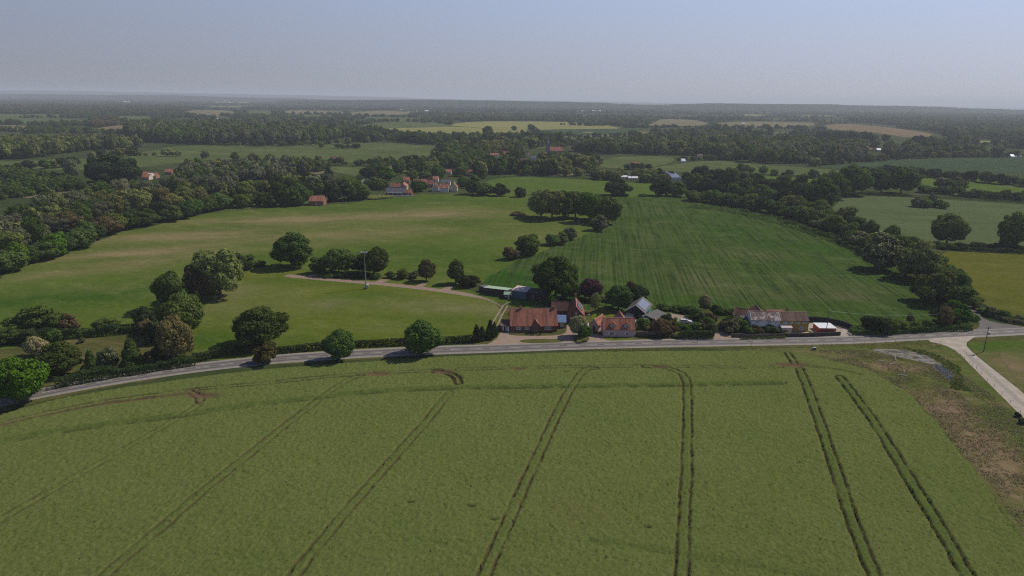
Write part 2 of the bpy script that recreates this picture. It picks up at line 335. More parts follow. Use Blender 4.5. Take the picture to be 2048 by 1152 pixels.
sheet('church_meadow', [(1195, 328), (1215, 317), (1260, 312), (1345, 313), (1350, 322), (1320, 332), (1260, 337), (1200, 335)], M_pale, 0.12, 'pale meadow right of the church')
sheet('church_green', [(1050, 276), (1240, 275), (1250, 290), (1130, 294), (1050, 300)], M_pale, 0.14, 'green field behind the church')
sheet('valley_meadow', [(-100, 322), (60, 322), (200, 316), (300, 303), (340, 293), (430, 289), (560, 294), (650, 286), (760, 284), (890, 292), (885, 312), (790, 322), (640, 326), (520, 322), (430, 318), (330, 330), (230, 338), (120, 342), (-100, 336)], M_pale, 0.1, 'pale valley meadow between woods')
sheet('valley_meadow', [(640, 332), (720, 336), (790, 333), (840, 322), (900, 322), (880, 340), (760, 352), (690, 352)], M_pale, 0.12, 'pale meadow behind the village trees')
sheet('near_belt_meadow', [(380, 405), (440, 392), (560, 398), (640, 402), (560, 412), (430, 424)], M_bright, 0.09, 'green strip under the left belt of trees')
sheet('reed_bed', [(735, 334), (790, 331), (822, 331), (820, 339), (760, 341)], M_reed, 0.18, 'tan reed bed')
sheet('reed_bed', [(505, 352), (560, 344), (565, 354), (520, 360)], M_reed, 0.16, 'pale reed bed among trees')
sheet('reed_bed', [(620, 340), (655, 338), (652, 346), (625, 350)], M_reed, 0.16, 'small tan reed bed')
sheet('reed_bed', [(-80, 430), (32, 431), (28, 442), (-80, 444)], M_reed, 0.12, 'tan clearing at the left edge')
sheet('reed_bed', [(30, 395), (110, 382), (160, 384), (90, 397)], M_reed, 0.12, 'tan clearing in the left wood')
sheet('village_plot', [(1090, 345), (1150, 344), (1150, 351), (1100, 352)], M_tan, 0.12, 'dry plot below the church')
FARP = []
def far(name, poly, mat, label, z=0.4):
    FARP.append(poly); sheet(name, poly, mat, z, label, smooth=1)
far('barley_field', [(735, 257), (840, 256), (905, 253), (1020, 261), (1062, 262), (1058, 269), (960, 272), (860, 272), (790, 266)], M_yellow, 'pale yellow field in front of the lone tree', .5)
far('barley_field', [(885, 250), (950, 243), (1060, 243), (1120, 244), (1200, 248), (1255, 259), (1150, 262), (1035, 262), (960, 256)], M_yellow, 'pale yellow field behind the lone tree', .55)
far('green_crop', [(715, 251), (780, 244), (895, 246), (945, 252), (1020, 259), (900, 258), (740, 260)], M_pale, 'green crop left of the yellow field', .45)
far('green_crop', [(1048, 263), (1100, 259), (1200, 258), (1285, 257), (1275, 266), (1160, 272), (1070, 271)], M_bluecrop, 'green crop right of the lone tree', .6)
far('tan_field', [(1110, 271), (1200, 267), (1300, 262), (1305, 269), (1210, 274), (1130, 276)], M_tan, 'tan field behind the church')
far('tan_field', [(1280, 247), (1310, 240), (1345, 237), (1380, 239), (1420, 246), (1400, 253), (1290, 252)], M_tan, 'rounded beige field')
far('tan_field', [(1425, 246), (1500, 243), (1640, 246), (1620, 253), (1500, 256), (1430, 253)], M_tan, 'long beige field')
far('stubble_field', [(1645, 250), (1700, 248), (1770, 254), (1855, 265), (1870, 272), (1820, 277), (1770, 268), (1700, 262), (1650, 258)], M_orange, 'tan-orange stubble field on the right')
far('pale_field', [(1470, 262), (1590, 265), (1580, 271), (1480, 267)], M_pale, 'small pale field among trees')
far('pale_field', [(-60, 228), (80, 228), (130, 229), (132, 236), (-60, 236)], M_pale, 'pale field on the far left')
far('blue_field', [(-60, 236), (170, 238), (168, 247), (60, 247), (-60, 249)], M_greycrop, 'blue-green field on the far left', .5)
far('tan_field', [(-60, 250), (60, 251), (56, 258), (-60, 258)], M_orange, 'small tan field at the left edge')
far('pale_field', [(220, 233), (300, 232), (305, 238), (245, 241)], M_pale, 'pale field in front of the brown wood')
far('bare_field', [(195, 256), (235, 251), (255, 250), (255, 264), (200, 262)], M_orange, 'orange-brown soil patch between woods')
far('tan_field', [(365, 226), (385, 220), (467, 221), (472, 232), (445, 234), (400, 230)], M_tan, 'tan field left of the hedges')
far('pale_field', [(492, 222), (545, 222), (540, 232), (500, 230)], M_pale, 'pale field between hedges')
far('tan_field', [(565, 220), (692, 223), (692, 229), (572, 228)], M_tan, 'brown strip field')
far('pale_field', [(578, 229), (668, 230), (655, 236), (585, 234)], M_pale, 'pale strip field')
far('tan_field', [(685, 226), (760, 221), (840, 225), (780, 231), (690, 231)], M_tan, 'tan field left of the far houses')
far('green_field', [(728, 232), (845, 236), (835, 244), (738, 242)], M_pale, 'green field left of the far houses')
for (a, b, c, d, l) in [(475, 204, 500, 206.5, 'thin'), (418, 211.5, 480, 215.5, 'greenish'), (575, 212, 608, 216, 'reddish'), (1480, 229, 1532, 232, 'first right'), (1580, 231, 1672, 233.5, 'second right'), (1392, 225, 1440, 227, 'third right'), (1920, 282, 1990, 287, 'pale right'), (430, 204, 470, 206, 'far'), (560, 206, 640, 208, 'farther'), (1890, 240, 1960, 243, 'wood edge')]:
    far('pale_field', [(a, b), (c, b+.6), (c, d), (a, d-.4)], M_tan if 'r' in l[:2] else M_yellow, f'{l} pale strip field near the horizon', 1.0)

rs_ = random.Random(77)
for k_, (x_, y_, w_, h_) in enumerate([(60, 222, 60, 1.6), (140, 205.5, 50, 1), (330, 203, 60, 1), (250, 218, 40, 1.4), (500, 211, 50, 1.2), (640, 214.5, 60, 1.4), (740, 212, 50, 1), (700, 240, 40, 2), (905, 221, 40, 1.5), (980, 217, 60, 1), (1060, 221, 50, 1.3), (1150, 232, 50, 1.8), (1230, 223, 60, 1.4), (1330, 232.5, 60, 1.8), (1440, 237, 70, 2), (1560, 240, 60, 2), (1560, 226, 80, 1.4), (1660, 241, 40, 2), (1500, 220, 70, 1), (1760, 236, 40, 1.5), (1870, 232, 50, 1.2), (2010, 262, 40, 2), (1180, 265, 30, 2), (1560, 285, 40, 3), (1420, 292, 36, 3), (1640, 296, 40, 3), (520, 250, 60, 1.6), (330, 247, 30, 2), (90, 262, 40, 2)]):
    far('hedged_field', [(x_-w_/2, y_-h_/2+.3), (x_+w_/2, y_-h_/2+.8), (x_+w_*.45, y_+h_/2+.5), (x_-w_*.55, y_+h_/2)], rs_.choice([M_tan, M_pale, M_yellow, M_bright]), 'thin strip of hedged farmland far away', .8)

FARP += [[(640, 332), (720, 336), (790, 333), (840, 322), (890, 322), (870, 336), (760, 348), (690, 348)], [(1195, 328), (1215, 317), (1260, 312), (1345, 313), (1350, 322), (1320, 332), (1260, 335), (1200, 333)], [(1130, 277), (1235, 277), (1240, 287), (1130, 291)], [(330, 296), (430, 291), (640, 290), (880, 296), (860, 308), (640, 318), (430, 312)]]
# far hills and the sea
M_wood = plain('wooded_hill', (0.036, 0.046, 0.024), (0.018, 0.026, 0.013), 0.006, spec=0)  # colour darkened to stand in for the self-shadow of the trees
def ridge(name, line, D, depth, rough, seed, label):
    """a low wooded ridge with a front slope and a back slope"""
    pts = []
    for i in range(len(line)-1):
        (x0, y0), (x1, y1) = line[i], line[i+1]; n = max(2, int((x1-x0)/2.2))
        pts += [(x0+(x1-x0)*k/n, y0+(y1-y0)*(1-math.cos(math.pi*k/n))/2) for k in range(n)]
    pts.append(line[-1]); rows = [(-depth, 0), (-depth*.6, .42), (-depth*.25, .8), (0, 1), (depth*.4, .8), (depth*1.2, 0)]; V = []
    rs = random.Random(seed)
    for (px, py) in pts:
        d = ray(px, py); d = d/d.y; top = CH+d.z*D
        for k, (dy, f) in enumerate(rows):
            y = D+dy; V.append((d.x*y, y, max(top, 4)*f + (rs.uniform(-rough, rough) if 0 < k < 5 else -2)))
    n = len(rows); F = [(i*n+k, (i+1)*n+k, (i+1)*n+k+1, i*n+k+1) for i in range(len(pts)-1) for k in range(n-1)]
    props(link(name, np_mesh(name, V, F), None, M_wood), label=label, kind='structure')
ridge('hills', [(-300, 178), (0, 180.5), (120, 181), (260, 184), (420, 187), (600, 190), (700, 192.5), (790, 194), (850, 197.5), (1000, 201), (1150, 205)], 17000, 2500, 2, 1, 'faint blue hills along the left horizon')
ridge('hills', [(-300, 186), (0, 188), (300, 190), (560, 196), (700, 200)], 9500, 1200, 1.5, 5, 'low dark hills on the left')
ridge('hills', [(560, 201), (700, 200), (850, 199), (950, 200.5), (1100, 203), (1200, 205), (1245, 208), (1300, 210), (1370, 208), (1420, 206.5), (1560, 208), (1660, 208.5), (1700, 210.5), (1790, 211.5), (1860, 213), (1960, 217), (2048, 219.5), (2400, 229)], 6500, 1100, 1.5, 2, 'long low wooded hills across the right horizon')
M_sea, t_, b_ = new_mat('sea', 0.35, 0.5); b_.inputs['Base Color'].default_value = (0.10, 0.13, 0.17, 1)
sm = bpy.data.meshes.new('sea'); sm.from_pydata([(3500, 11000, 2), (60000, 6000, 2), (60000, 69000, 2), (6500, 69000, 2)], [], [(0, 1, 2, 3)])
props(link('sea', sm, None, M_sea), kind='structure', label='thin band of pale sea on the right horizon')

# ---------------------------------------------------------------- roads, path, pond
M_asph = plain('asphalt', (0.100, 0.090, 0.088), (0.075, 0.069, 0.068), 0.35, 0.85, 0.3, stretch=(1, 1, 1))
M_edge = plain('pale_road_edge', (0.26, 0.235, 0.205), (0.17, 0.155, 0.13), 0.8)
M_line = plain('road_paint', (0.62, 0.61, 0.58), (0.4, 0.4, 0.38), 2.0)
M_track = plain('chalky_track', (0.34, 0.30, 0.255), (0.24, 0.205, 0.165), 0.35, stretch=(1, 1, 1))
M_gravel = plain('gravel', (0.27, 0.20, 0.155), (0.20, 0.15, 0.115), 0.5)
M_path = plain('brick_path', (0.25, 0.17, 0.135), (0.18, 0.13, 0.10), 0.8)
M_kerb = plain('kerb_stone', (0.28, 0.25, 0.22), None, 2)
ROAD = [(-160, 846), (0, 803), (99, 783), (215, 762), (330, 744), (430, 731), (552, 718.5), (605, 714.5), (760, 705), (890, 700), (1020, 696), (1100, 692.5), (1300, 687), (1400, 685.5), (1546, 683), (1700, 680), (1800, 674.5), (1900, 669.5), (2048, 662), (2300, 650)]
ribbon('road_verge', ROAD, 8.0, M_edge, 0.075, 'pale worn strips along both sides of the road')
_, RP = ribbon('road', ROAD, 6.4, M_asph, 0.085, 'two-lane asphalt road crossing the view')
def offset(pts, d):
    o = []
    for i, p in enumerate(pts):
        a = pts[max(i-1, 0)]; b = pts[min(i+1, len(pts)-1)]; t = (b-a).normalized(); o.append(p+Vector((-t.y, t.x))*d)
    return o
M_wear = plain('worn_asphalt', (0.175, 0.160, 0.150), (0.13, 0.12, 0.113), 0.5)
for d in (-2.45, -0.85, 0.85, 2.45): ribbon('road_wear', offset(RP, d), 0.65, M_wear, 0.089, 'pale wheel-worn strip of the road', world=True, it=0)
for d in (-3.0, 3.0): ribbon('edge_line', offset(RP, d), 0.13, M_line, 0.094, 'white edge line of the road', world=True, it=0)
# broken centre line, one object
def dashes(pts, on, off, wd, z):
    V, F = [], []; acc = 0; per = on+off
    for i in range(len(pts)-1):
        a, b = pts[i], pts[i+1]; L = (b-a).length; t = (b-a).normalized(); n = Vector((-t.y, t.x))*wd/2; s = 0
        while s < L:
            ph = (acc+s) % per; st = min(L-s, (on-ph) if ph < on else (per-ph)); st = max(st, 0.01)
            if ph < on:
                p = a+t*s; q = a+t*(s+st); k = len(V); V += [(p.x+n.x, p.y+n.y, z), (p.x-n.x, p.y-n.y, z), (q.x-n.x, q.y-n.y, z), (q.x+n.x, q.y+n.y, z)]; F.append((k, k+1, k+2, k+3))
            s += st
        acc += L
    return V, F
V, F = dashes(RP, 4, 2.5, 0.16, 0.094)
props(link('centre_line', np_mesh('centre_line', V, F), None, M_line), kind='structure', label='broken white centre line of the road')
# side road up right, chalk track down right
sheet('side_road', [(1953, 636), (1958, 633), (1985, 645), (2050, 654), (2055, 661), (1950, 668), (1938, 664), (1956, 657), (1960, 650)], M_asph, 0.08, 'narrow side road joining between hedges', smooth=1)
ribbon('side_road', [(1958, 640), (1950, 628), (1940, 615), (1925, 590)], 3.4, M_asph, 0.079, 'narrow lane between hedges')
sheet('track', [(1855, 683), (1862, 678), (1895, 674), (1955, 671), (1942, 679), (1932, 686), (1935, 696), (1965, 722), (2048, 787), (2220, 935), (2160, 940), (2048, 838), (1985, 775), (1945, 735), (1918, 706), (1890, 690)], M_track, 0.088, 'pale chalky farm track on the right')
sheet('track_crown', [(1925, 700), (1935, 704), (1985, 748), (2048, 805), (2120, 872), (2115, 874), (2040, 808), (1975, 751), (1930, 711)], M_edge, 0.092, 'slightly greyer middle of the farm track')
M_rough = field_mat('weedy_ground', (0.115, 0.13, 0.040), (0.085, 0.11, 0.028), (0.24, 0.165, 0.105), big=0.09, fine=1.0, dry=(0.24, 0.165, 0.11), lush=(0.07, 0.12, 0.018), amt3=0.8)
sheet('rough_ground', [(1480, 697), (1620, 695), (1720, 691), (1850, 686), (1900, 690), (1945, 733), (1985, 773), (2048, 836), (2450, 1200), (2500, 1700), (2130, 1300), (2030, 1100), (1965, 1000), (1870, 872), (1795, 795), (1740, 752), (1640, 742), (1580, 736), (1490, 720)], M_rough, 0.04,
      'weedy brown and green rough ground between crop and track', grid=3, rag=.6,
      blobs={'dry': [(1900, 820, 8, 6, 0, 1.2), (1950, 870, 8, 10, 0, 1.2), (1760, 730, 8, 3, 0, 1.0), (2010, 960, 5, 9, 0, 1.2), (1870, 790, 7, 4, 0, .9), (1640, 705, 10, 3, 0, .6), (1980, 900, 5, 8, 0, .9), (1820, 740, 7, 3, 0, .8)],
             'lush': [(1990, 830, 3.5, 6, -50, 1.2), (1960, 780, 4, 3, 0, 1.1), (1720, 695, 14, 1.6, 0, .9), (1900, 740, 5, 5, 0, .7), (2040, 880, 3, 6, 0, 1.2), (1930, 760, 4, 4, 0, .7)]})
sheet('right_verge', [(1945, 680), (2048, 672), (2500, 650), (2900, 1250), (2500, 1250), (2048, 786), (1967, 722), (1937, 695), (1934, 685)], M_rough, 0.045, 'rough grass right of the farm track', grid=4,
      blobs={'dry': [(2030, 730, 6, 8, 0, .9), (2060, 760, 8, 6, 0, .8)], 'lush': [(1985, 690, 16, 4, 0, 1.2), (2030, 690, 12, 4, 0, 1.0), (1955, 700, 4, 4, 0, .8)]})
# pond
M_pond, t_, b_ = new_mat('pond_water', 0.06, 0.6); b_.inputs['Base Color'].default_value = (0.03, 0.035, 0.03, 1)
t_.links.new(mixc(t_, noise(t_, 0.4, 6, 0.75, lo=0.45, hi=0.55), (0.03, 0.034, 0.03), (0.165, 0.15, 0.115)), b_.inputs['Base Color'])
t_.links.new(mul(t_, noise(t_, 0.28, 6, 0.75, lo=0.40, hi=0.47), 0.9), b_.inputs['Roughness']); b_.inputs['Specular IOR Level'].default_value = .35

POND = [(1738, 700), (1760, 698), (1795, 699), (1836, 706), (1862, 714), (1870, 724), (1887, 731), (1902, 740), (1908, 762), (1893, 758), (1876, 744), (1860, 730), (1840, 724), (1805, 716), (1770, 708)]
sheet('pond_bank', [(1732, 702), (1745, 696), (1800, 695), (1845, 702), (1870, 711), (1880, 722), (1905, 733), (1916, 750), (1916, 772), (1890, 765), (1868, 746), (1852, 733), (1800, 721), (1765, 712)], M_garden, 0.07, 'muddy bank of the pond', rag=.4)
sheet('pond', POND, M_pond, 0.095, 'shallow pond with scum on its surface')
M_open, t_, b_ = new_mat('open_water', 0.07, 0.5); b_.inputs['Base Color'].default_value = (0.02, 0.025, 0.03, 1)
sheet('pond_water', [(1868, 726), (1880, 730), (1898, 739), (1906, 750), (1906, 761), (1893, 756), (1880, 745), (1870, 736)], M_open, 0.1, 'open blue-grey water at the lower right end of the pond')
# paths and drives
ribbon('path', [(572, 551), (620, 556), (700, 563), (780, 569), (870, 580), (940, 589), (985, 597), (1012, 604), (1018, 606)], 4.3, M_path, 0.066, 'reddish paved path along the top of the field')
for a, b, wd in [((612, 557), (634, 548), 3.5), ((748, 568), (772, 559), 4), ((832, 577), (848, 567), 3.5), ((884, 583), (902, 574), 4)]: ribbon('path', [a, b], wd, M_path, 0.063, 'short paved stub joining the path')
ribbon('path_edging', [(580, 555), (700, 565.5), (780, 572), (870, 582.5), (935, 592), (975, 600), (995, 608), (1003, 613)], 0.35, M_kerb, 0.075, 'pale edging along the path')
ribbon('path_edging', [(1003, 613), (1010, 609), (1019, 604)], 0.35, M_kerb, 0.078, 'pale edging across the path end')
for o_ in (0, 9): ribbon('wheel_track', [(1006+o_, 612), (1000+o_, 622), (990+o_*1.2, 637), (982+o_*1.3, 655)], 0.55, M_gravel, 0.068, 'worn wheel track curving down from the path')
sheet('driveway', [(968, 693), (985, 683), (996, 676), (1000, 665), (1010, 664), (1125, 668), (1133, 662), (1134, 648), (1149, 648), (1152, 664), (1175, 670), (1200, 668), (1215, 676), (1232, 681), (1235, 688), (1100, 692), (968, 697)], M_gravel, 0.078, 'gravel drive in front of the bungalow')
sheet('front_lawn', [(1014, 665.5), (1118, 667), (1124, 660), (1134, 656), (1132, 665), (1120, 671), (1060, 672.5), (1020, 671)], M_garden, 0.086, 'dry grass strip against the bungalow')
sheet('front_lawn', [(1036, 682), (1052, 678.5), (1115, 678), (1129, 682), (1116, 686.5), (1050, 687)], M_garden, 0.086, 'dry oval grass island in the drive')
sheet('cottage_lawn', [(1204, 676), (1224, 674), (1268, 676), (1268, 680), (1226, 682), (1212, 680)], M_lawn, 0.086, 'green strip in front of the pink cottage')
sheet('driveway', [(1336, 626), (1358, 630), (1372, 632), (1385, 640), (1370, 650), (1350, 648), (1342, 640)], M_gravel, 0.075, 'gravel yard behind the cottage garden')
sheet('driveway', [(1424, 652), (1434, 651), (1448, 664), (1472, 678), (1420, 680), (1430, 668)], M_gravel, 0.078, 'gravel entrance between the gardens')
sheet('driveway', [(1614, 647), (1640, 645), (1690, 652), (1706, 662), (1725, 674), (1690, 676), (1670, 667), (1612, 664)], M_track, 0.078, 'pale concrete yard beside the yellow cottage')
sheet('yard_soil', [(1655, 649), (1675, 650), (1695, 657), (1680, 659)], M_soil, 0.085, 'brown soil patch in the yard')
sheet('driveway', [(1560, 662), (1616, 662), (1618, 668), (1560, 669)], M_track, 0.079, 'pale terrace before the yellow cottage')
sheet('garden_lawn', [(1428, 640), (1462, 643), (1466, 655), (1444, 662), (1432, 650)], M_garden, 0.076, 'dry lawn beside the white cottage')

# ---------------------------------------------------------------- standing crop in the foreground
CROP = [(-230, 925), (-60, 852), (0, 829), (60, 811), (120, 795), (230, 776), (330, 761), (440, 746), (560, 733.5), (700, 723), (850, 713), (1020, 706), (1200, 701), (1400, 699), (1500, 699), (1600, 702), (1680, 722), (1732, 734), (1772, 754), (1824, 786), (1880, 846), (1941, 922), (2001, 1007), (2048, 1075), (2160, 1240), (2400, 1700), (-700, 1700), (-600, 1100)]
CP2 = [tuple(G(*p, 0.8).to_2d()) for p in CROP]
step = 0.30
xs = np.arange(-235, 150, step); ys = np.arange(58, 232, step)
X_, Y_ = np.meshgrid(xs, ys, indexing='ij'); nx, ny = X_.shape
jx = X_+RNG.uniform(-.1, .1, X_.shape); jy = Y_+RNG.uniform(-.1, .1, X_.shape)
rag = 1.2*(vnoise(X_, Y_, 2.3, 1)-.5)
inside = in_poly(X_+rag, Y_+rag, CP2)
Z = 0.72+0.10*(vnoise(X_, Y_, 0.8, 2)-.5)+0.09*(vnoise(X_+Y_*.3, Y_, 3.1, 3)-.5)+0.14*(vnoise(X_, Y_, 14, 4)-.5)+RNG.normal(0, .085, X_.shape)
RUT = np.zeros(X_.shape); SOILF = np.zeros(X_.shape); LUSH = np.zeros(X_.shape)
def dist_line(pts):
    """signed offset from, and closeness to, a polyline"""
    best = np.full(X_.shape, 1e9); sgn = np.zeros(X_.shape)
    P = [Vector(p) for p in pts]
    for a, b in zip(P[:-1], P[1:]):
        d = b-a; L = d.length
        if L < 1e-6: continue
        d /= L; i0 = max(int((min(a.x, b.x)-6-xs[0])/step), 0); i1 = min(int((max(a.x, b.x)+6-xs[0])/step)+1, nx)
        j0 = max(int((min(a.y, b.y)-6-ys[0])/step), 0); j1 = min(int((max(a.y, b.y)+6-ys[0])/step)+1, ny)
        if i1 <= i0 or j1 <= j0: continue
        xx = jx[i0:i1, j0:j1]-a.x; yy = jy[i0:i1, j0:j1]-a.y
        s = np.clip(xx*d.x+yy*d.y, 0, L); off = -xx*d.y+yy*d.x
        dd = np.hypot(xx-s*d.x, yy-s*d.y); bb = best[i0:i1, j0:j1]; m = dd < bb
        bb[m] = dd[m]; sg = sgn[i0:i1, j0:j1]; sg[m] = np.sign(off[m])
    return best, sgn
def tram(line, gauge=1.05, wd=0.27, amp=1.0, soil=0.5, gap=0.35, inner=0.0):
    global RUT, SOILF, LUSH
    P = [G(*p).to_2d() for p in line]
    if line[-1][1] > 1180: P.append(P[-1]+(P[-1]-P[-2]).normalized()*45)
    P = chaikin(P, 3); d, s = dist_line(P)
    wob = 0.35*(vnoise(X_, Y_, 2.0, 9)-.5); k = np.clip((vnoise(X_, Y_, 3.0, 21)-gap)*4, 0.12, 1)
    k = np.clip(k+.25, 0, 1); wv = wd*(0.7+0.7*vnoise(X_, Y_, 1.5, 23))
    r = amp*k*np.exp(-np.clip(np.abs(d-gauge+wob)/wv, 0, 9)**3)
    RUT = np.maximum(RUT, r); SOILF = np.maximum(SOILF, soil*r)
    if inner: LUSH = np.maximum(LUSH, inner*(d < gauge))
HEAD = [(-100, 888), (0, 852), (100, 829), (200, 808), (290, 797), (390, 783), (480, 775), (600, 763), (700, 753), (800, 748), (880, 745)]
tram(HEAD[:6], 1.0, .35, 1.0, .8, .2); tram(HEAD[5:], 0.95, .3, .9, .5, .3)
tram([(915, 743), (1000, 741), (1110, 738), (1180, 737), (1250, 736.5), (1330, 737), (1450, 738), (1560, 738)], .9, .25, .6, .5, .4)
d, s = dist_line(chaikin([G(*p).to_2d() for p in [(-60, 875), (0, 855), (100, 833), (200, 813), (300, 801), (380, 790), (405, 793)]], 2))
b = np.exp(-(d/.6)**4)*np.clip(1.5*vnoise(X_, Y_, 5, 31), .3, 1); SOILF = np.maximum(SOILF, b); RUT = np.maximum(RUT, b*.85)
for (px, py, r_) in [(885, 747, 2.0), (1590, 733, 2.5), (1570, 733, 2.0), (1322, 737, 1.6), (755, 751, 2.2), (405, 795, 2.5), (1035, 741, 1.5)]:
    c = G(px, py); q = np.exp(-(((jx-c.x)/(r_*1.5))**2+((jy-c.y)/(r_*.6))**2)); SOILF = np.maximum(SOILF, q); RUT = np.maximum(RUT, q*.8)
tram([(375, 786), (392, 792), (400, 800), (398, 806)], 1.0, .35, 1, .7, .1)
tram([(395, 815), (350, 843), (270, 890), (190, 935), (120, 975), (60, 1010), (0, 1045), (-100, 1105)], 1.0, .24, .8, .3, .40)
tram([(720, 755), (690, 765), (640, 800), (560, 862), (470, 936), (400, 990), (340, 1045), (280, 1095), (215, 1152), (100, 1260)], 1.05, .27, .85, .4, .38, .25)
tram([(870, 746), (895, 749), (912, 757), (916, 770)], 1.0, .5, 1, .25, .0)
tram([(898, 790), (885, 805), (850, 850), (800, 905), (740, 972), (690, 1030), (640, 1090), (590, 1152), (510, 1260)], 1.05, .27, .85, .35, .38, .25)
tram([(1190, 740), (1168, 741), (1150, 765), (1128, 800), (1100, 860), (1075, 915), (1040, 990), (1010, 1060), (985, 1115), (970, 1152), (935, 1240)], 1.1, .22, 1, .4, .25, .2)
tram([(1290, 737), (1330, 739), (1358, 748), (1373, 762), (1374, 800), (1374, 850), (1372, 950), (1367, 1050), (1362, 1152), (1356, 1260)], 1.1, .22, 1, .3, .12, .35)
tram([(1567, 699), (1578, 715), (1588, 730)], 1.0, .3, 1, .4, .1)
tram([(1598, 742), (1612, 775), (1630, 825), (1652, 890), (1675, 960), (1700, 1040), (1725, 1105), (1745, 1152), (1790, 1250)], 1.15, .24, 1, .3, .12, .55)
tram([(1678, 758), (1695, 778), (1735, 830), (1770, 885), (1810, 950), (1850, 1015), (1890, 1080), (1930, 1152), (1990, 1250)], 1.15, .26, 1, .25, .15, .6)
def band(line, wd, dz, lush, low=0.0):
    global Z, LUSH, RUT
    P = chaikin([G(*p).to_2d() for p in line], 3); d, s = dist_line(P); g = np.exp(-(d/wd)**2); Z = Z+dz*g*(.5+vnoise(X_, Y_, 1.7, 41)); LUSH = np.maximum(LUSH, lush*g)
    if low: RUT = np.maximum(RUT, low*np.exp(-((d-wd*1.25)/.45)**2)*(s*1.0 < 0)*np.clip(2*vnoise(X_, Y_, 2.5, 43)-.2, 0, 1))
band([(-60, 905), (0, 888), (100, 868), (250, 848), (330, 838), (400, 828), (500, 815), (600, 803), (700, 791), (800, 783), (900, 779), (1000, 777), (1150, 776), (1300, 773), (1400, 772), (1560, 768)], 1.2, .28, .8, .55)
band([(1180, 1088), (1260, 1098), (1340, 1112), (1420, 1125), (1540, 1145), (1640, 1165)], 1.1, -.14, .55, .0)
band([(1580, 735), (1650, 738), (1720, 752)], .9, -.25, .6)
for (px, py) in [(942, 1018), (1130, 748), (985, 1045), (820, 1010), (1295, 1060)]:
    c = G(px, py); q = np.exp(-(((jx-c.x)/.8)**2+((jy-c.y)/.3)**2)); RUT = np.maximum(RUT, q)
Z = Z*(1-.93*np.clip(RUT, 0, 1))+.03
edge_fade = in_poly(X_+rag*2, Y_+rag*2-1.0, CP2) & in_poly(X_+1+rag, Y_+1, CP2); Z = np.where(edge_fade, Z, Z*.6)
idx = np.arange(nx*ny).reshape(nx, ny)
q = np.stack([idx[:-1, :-1], idx[1:, :-1], idx[1:, 1:], idx[:-1, 1:]], -1).reshape(-1, 4)
ok = (inside[:-1, :-1] & inside[1:, 1:] & inside[1:, :-1] & inside[:-1, 1:]).ravel()
view = (np.abs(X_) < Y_*.95+35)[:-1, :-1].ravel(); q = q[ok & view]
used = np.unique(q); remap = np.zeros(nx*ny, np.int64); remap[used] = np.arange(len(used))
V = np.stack([jx, jy, Z], -1).reshape(-1, 3)[used]
cme = np_mesh('crop', V, remap[q], smooth=True)
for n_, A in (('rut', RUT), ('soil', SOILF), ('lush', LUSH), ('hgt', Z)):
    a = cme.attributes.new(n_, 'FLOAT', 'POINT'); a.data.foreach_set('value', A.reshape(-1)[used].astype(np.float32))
M_crop, t_, b_ = new_mat('standing_crop', 1.0, 0.0)
col = mixc(t_, noise(t_, 0.035, 7, 0.7), (0.110, 0.138, 0.037), (0.088, 0.118, 0.027))
col = mixc(t_, mul(t_, noise(t_, 0.9, 8, 0.9, mscale=(1, 1, .3), lo=0.42, hi=0.62), .75), col, (0.160, 0.180, 0.064))
col = mixc(t_, noise(t_, 0.012, 4, 0.6, lo=.55, hi=.75), col, (0.122, 0.132, 0.046))
col = mixc(t_, noise(t_, 1.6, 8, 0.95, mscale=(1, 1, .3), lo=0.52, hi=0.64), col, (0.045, 0.068, 0.016))
col = mixc(t_, mul(t_, attr(t_, 'lush'), .7), col, (0.058, 0.095, 0.018))
col = mixc(t_, mul(t_, attr(t_, 'rut'), .7, clamp=True), col, (0.030, 0.042, 0.012))  # shade down in the wheel ruts is painted into the crop colour
low = t_.nodes.new('ShaderNodeMapRange'); low.inputs[1].default_value = .62; low.inputs[2].default_value = .30
t_.links.new(attr(t_, 'hgt'), low.inputs[0]); col = mixc(t_, mul(t_, low.outputs[0], .8), col, (0.040, 0.052, 0.016))
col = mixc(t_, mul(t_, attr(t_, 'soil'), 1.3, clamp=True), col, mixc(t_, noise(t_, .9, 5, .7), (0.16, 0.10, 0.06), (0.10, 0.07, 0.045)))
t_.links.new(col, b_.inputs['Base Color'])
bump(t_, b_, noise(t_, 3.0, 5, 0.9, mscale=(1, 1, .3), lo=0, hi=1), 0.8, 0.35)
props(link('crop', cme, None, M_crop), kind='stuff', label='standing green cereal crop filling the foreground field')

# ================================================================ TREES
L_oak = leaf_mat('oak_leaves', (0.107, 0.161, 0.037), (0.070, 0.113, 0.023))
L_mid = leaf_mat('mid_leaves', (0.145, 0.204, 0.044), (0.096, 0.148, 0.033))
L_lime = leaf_mat('bright_leaves', (0.095, 0.188, 0.015), (0.064, 0.135, 0.010))
L_olive = leaf_mat('olive_leaves', (0.247, 0.267, 0.081), (0.156, 0.185, 0.054))
L_grey = leaf_mat('willow_leaves', (0.210, 0.223, 0.128), (0.127, 0.147, 0.076))
L_brown = leaf_mat('brownish_leaves', (0.190, 0.148, 0.061), (0.120, 0.106, 0.044))
L_plum = leaf_mat('purple_leaves', (0.113, 0.048, 0.054), (0.070, 0.033, 0.037))
L_cream = leaf_mat('blossom_leaves', (0.520, 0.462, 0.233), (0.199, 0.217, 0.073), (0.689, 0.621, 0.369))
L_haw = leaf_mat('hawthorn_leaves', (0.100, 0.127, 0.042), (0.057, 0.081, 0.024), (0.459, 0.419, 0.282))
L_dark = leaf_mat('dark_conifer_leaves', (0.056, 0.084, 0.027), (0.038, 0.060, 0.020))
L_copper = leaf_mat('copper_leaves', (0.156, 0.120, 0.044), (0.092, 0.095, 0.027))
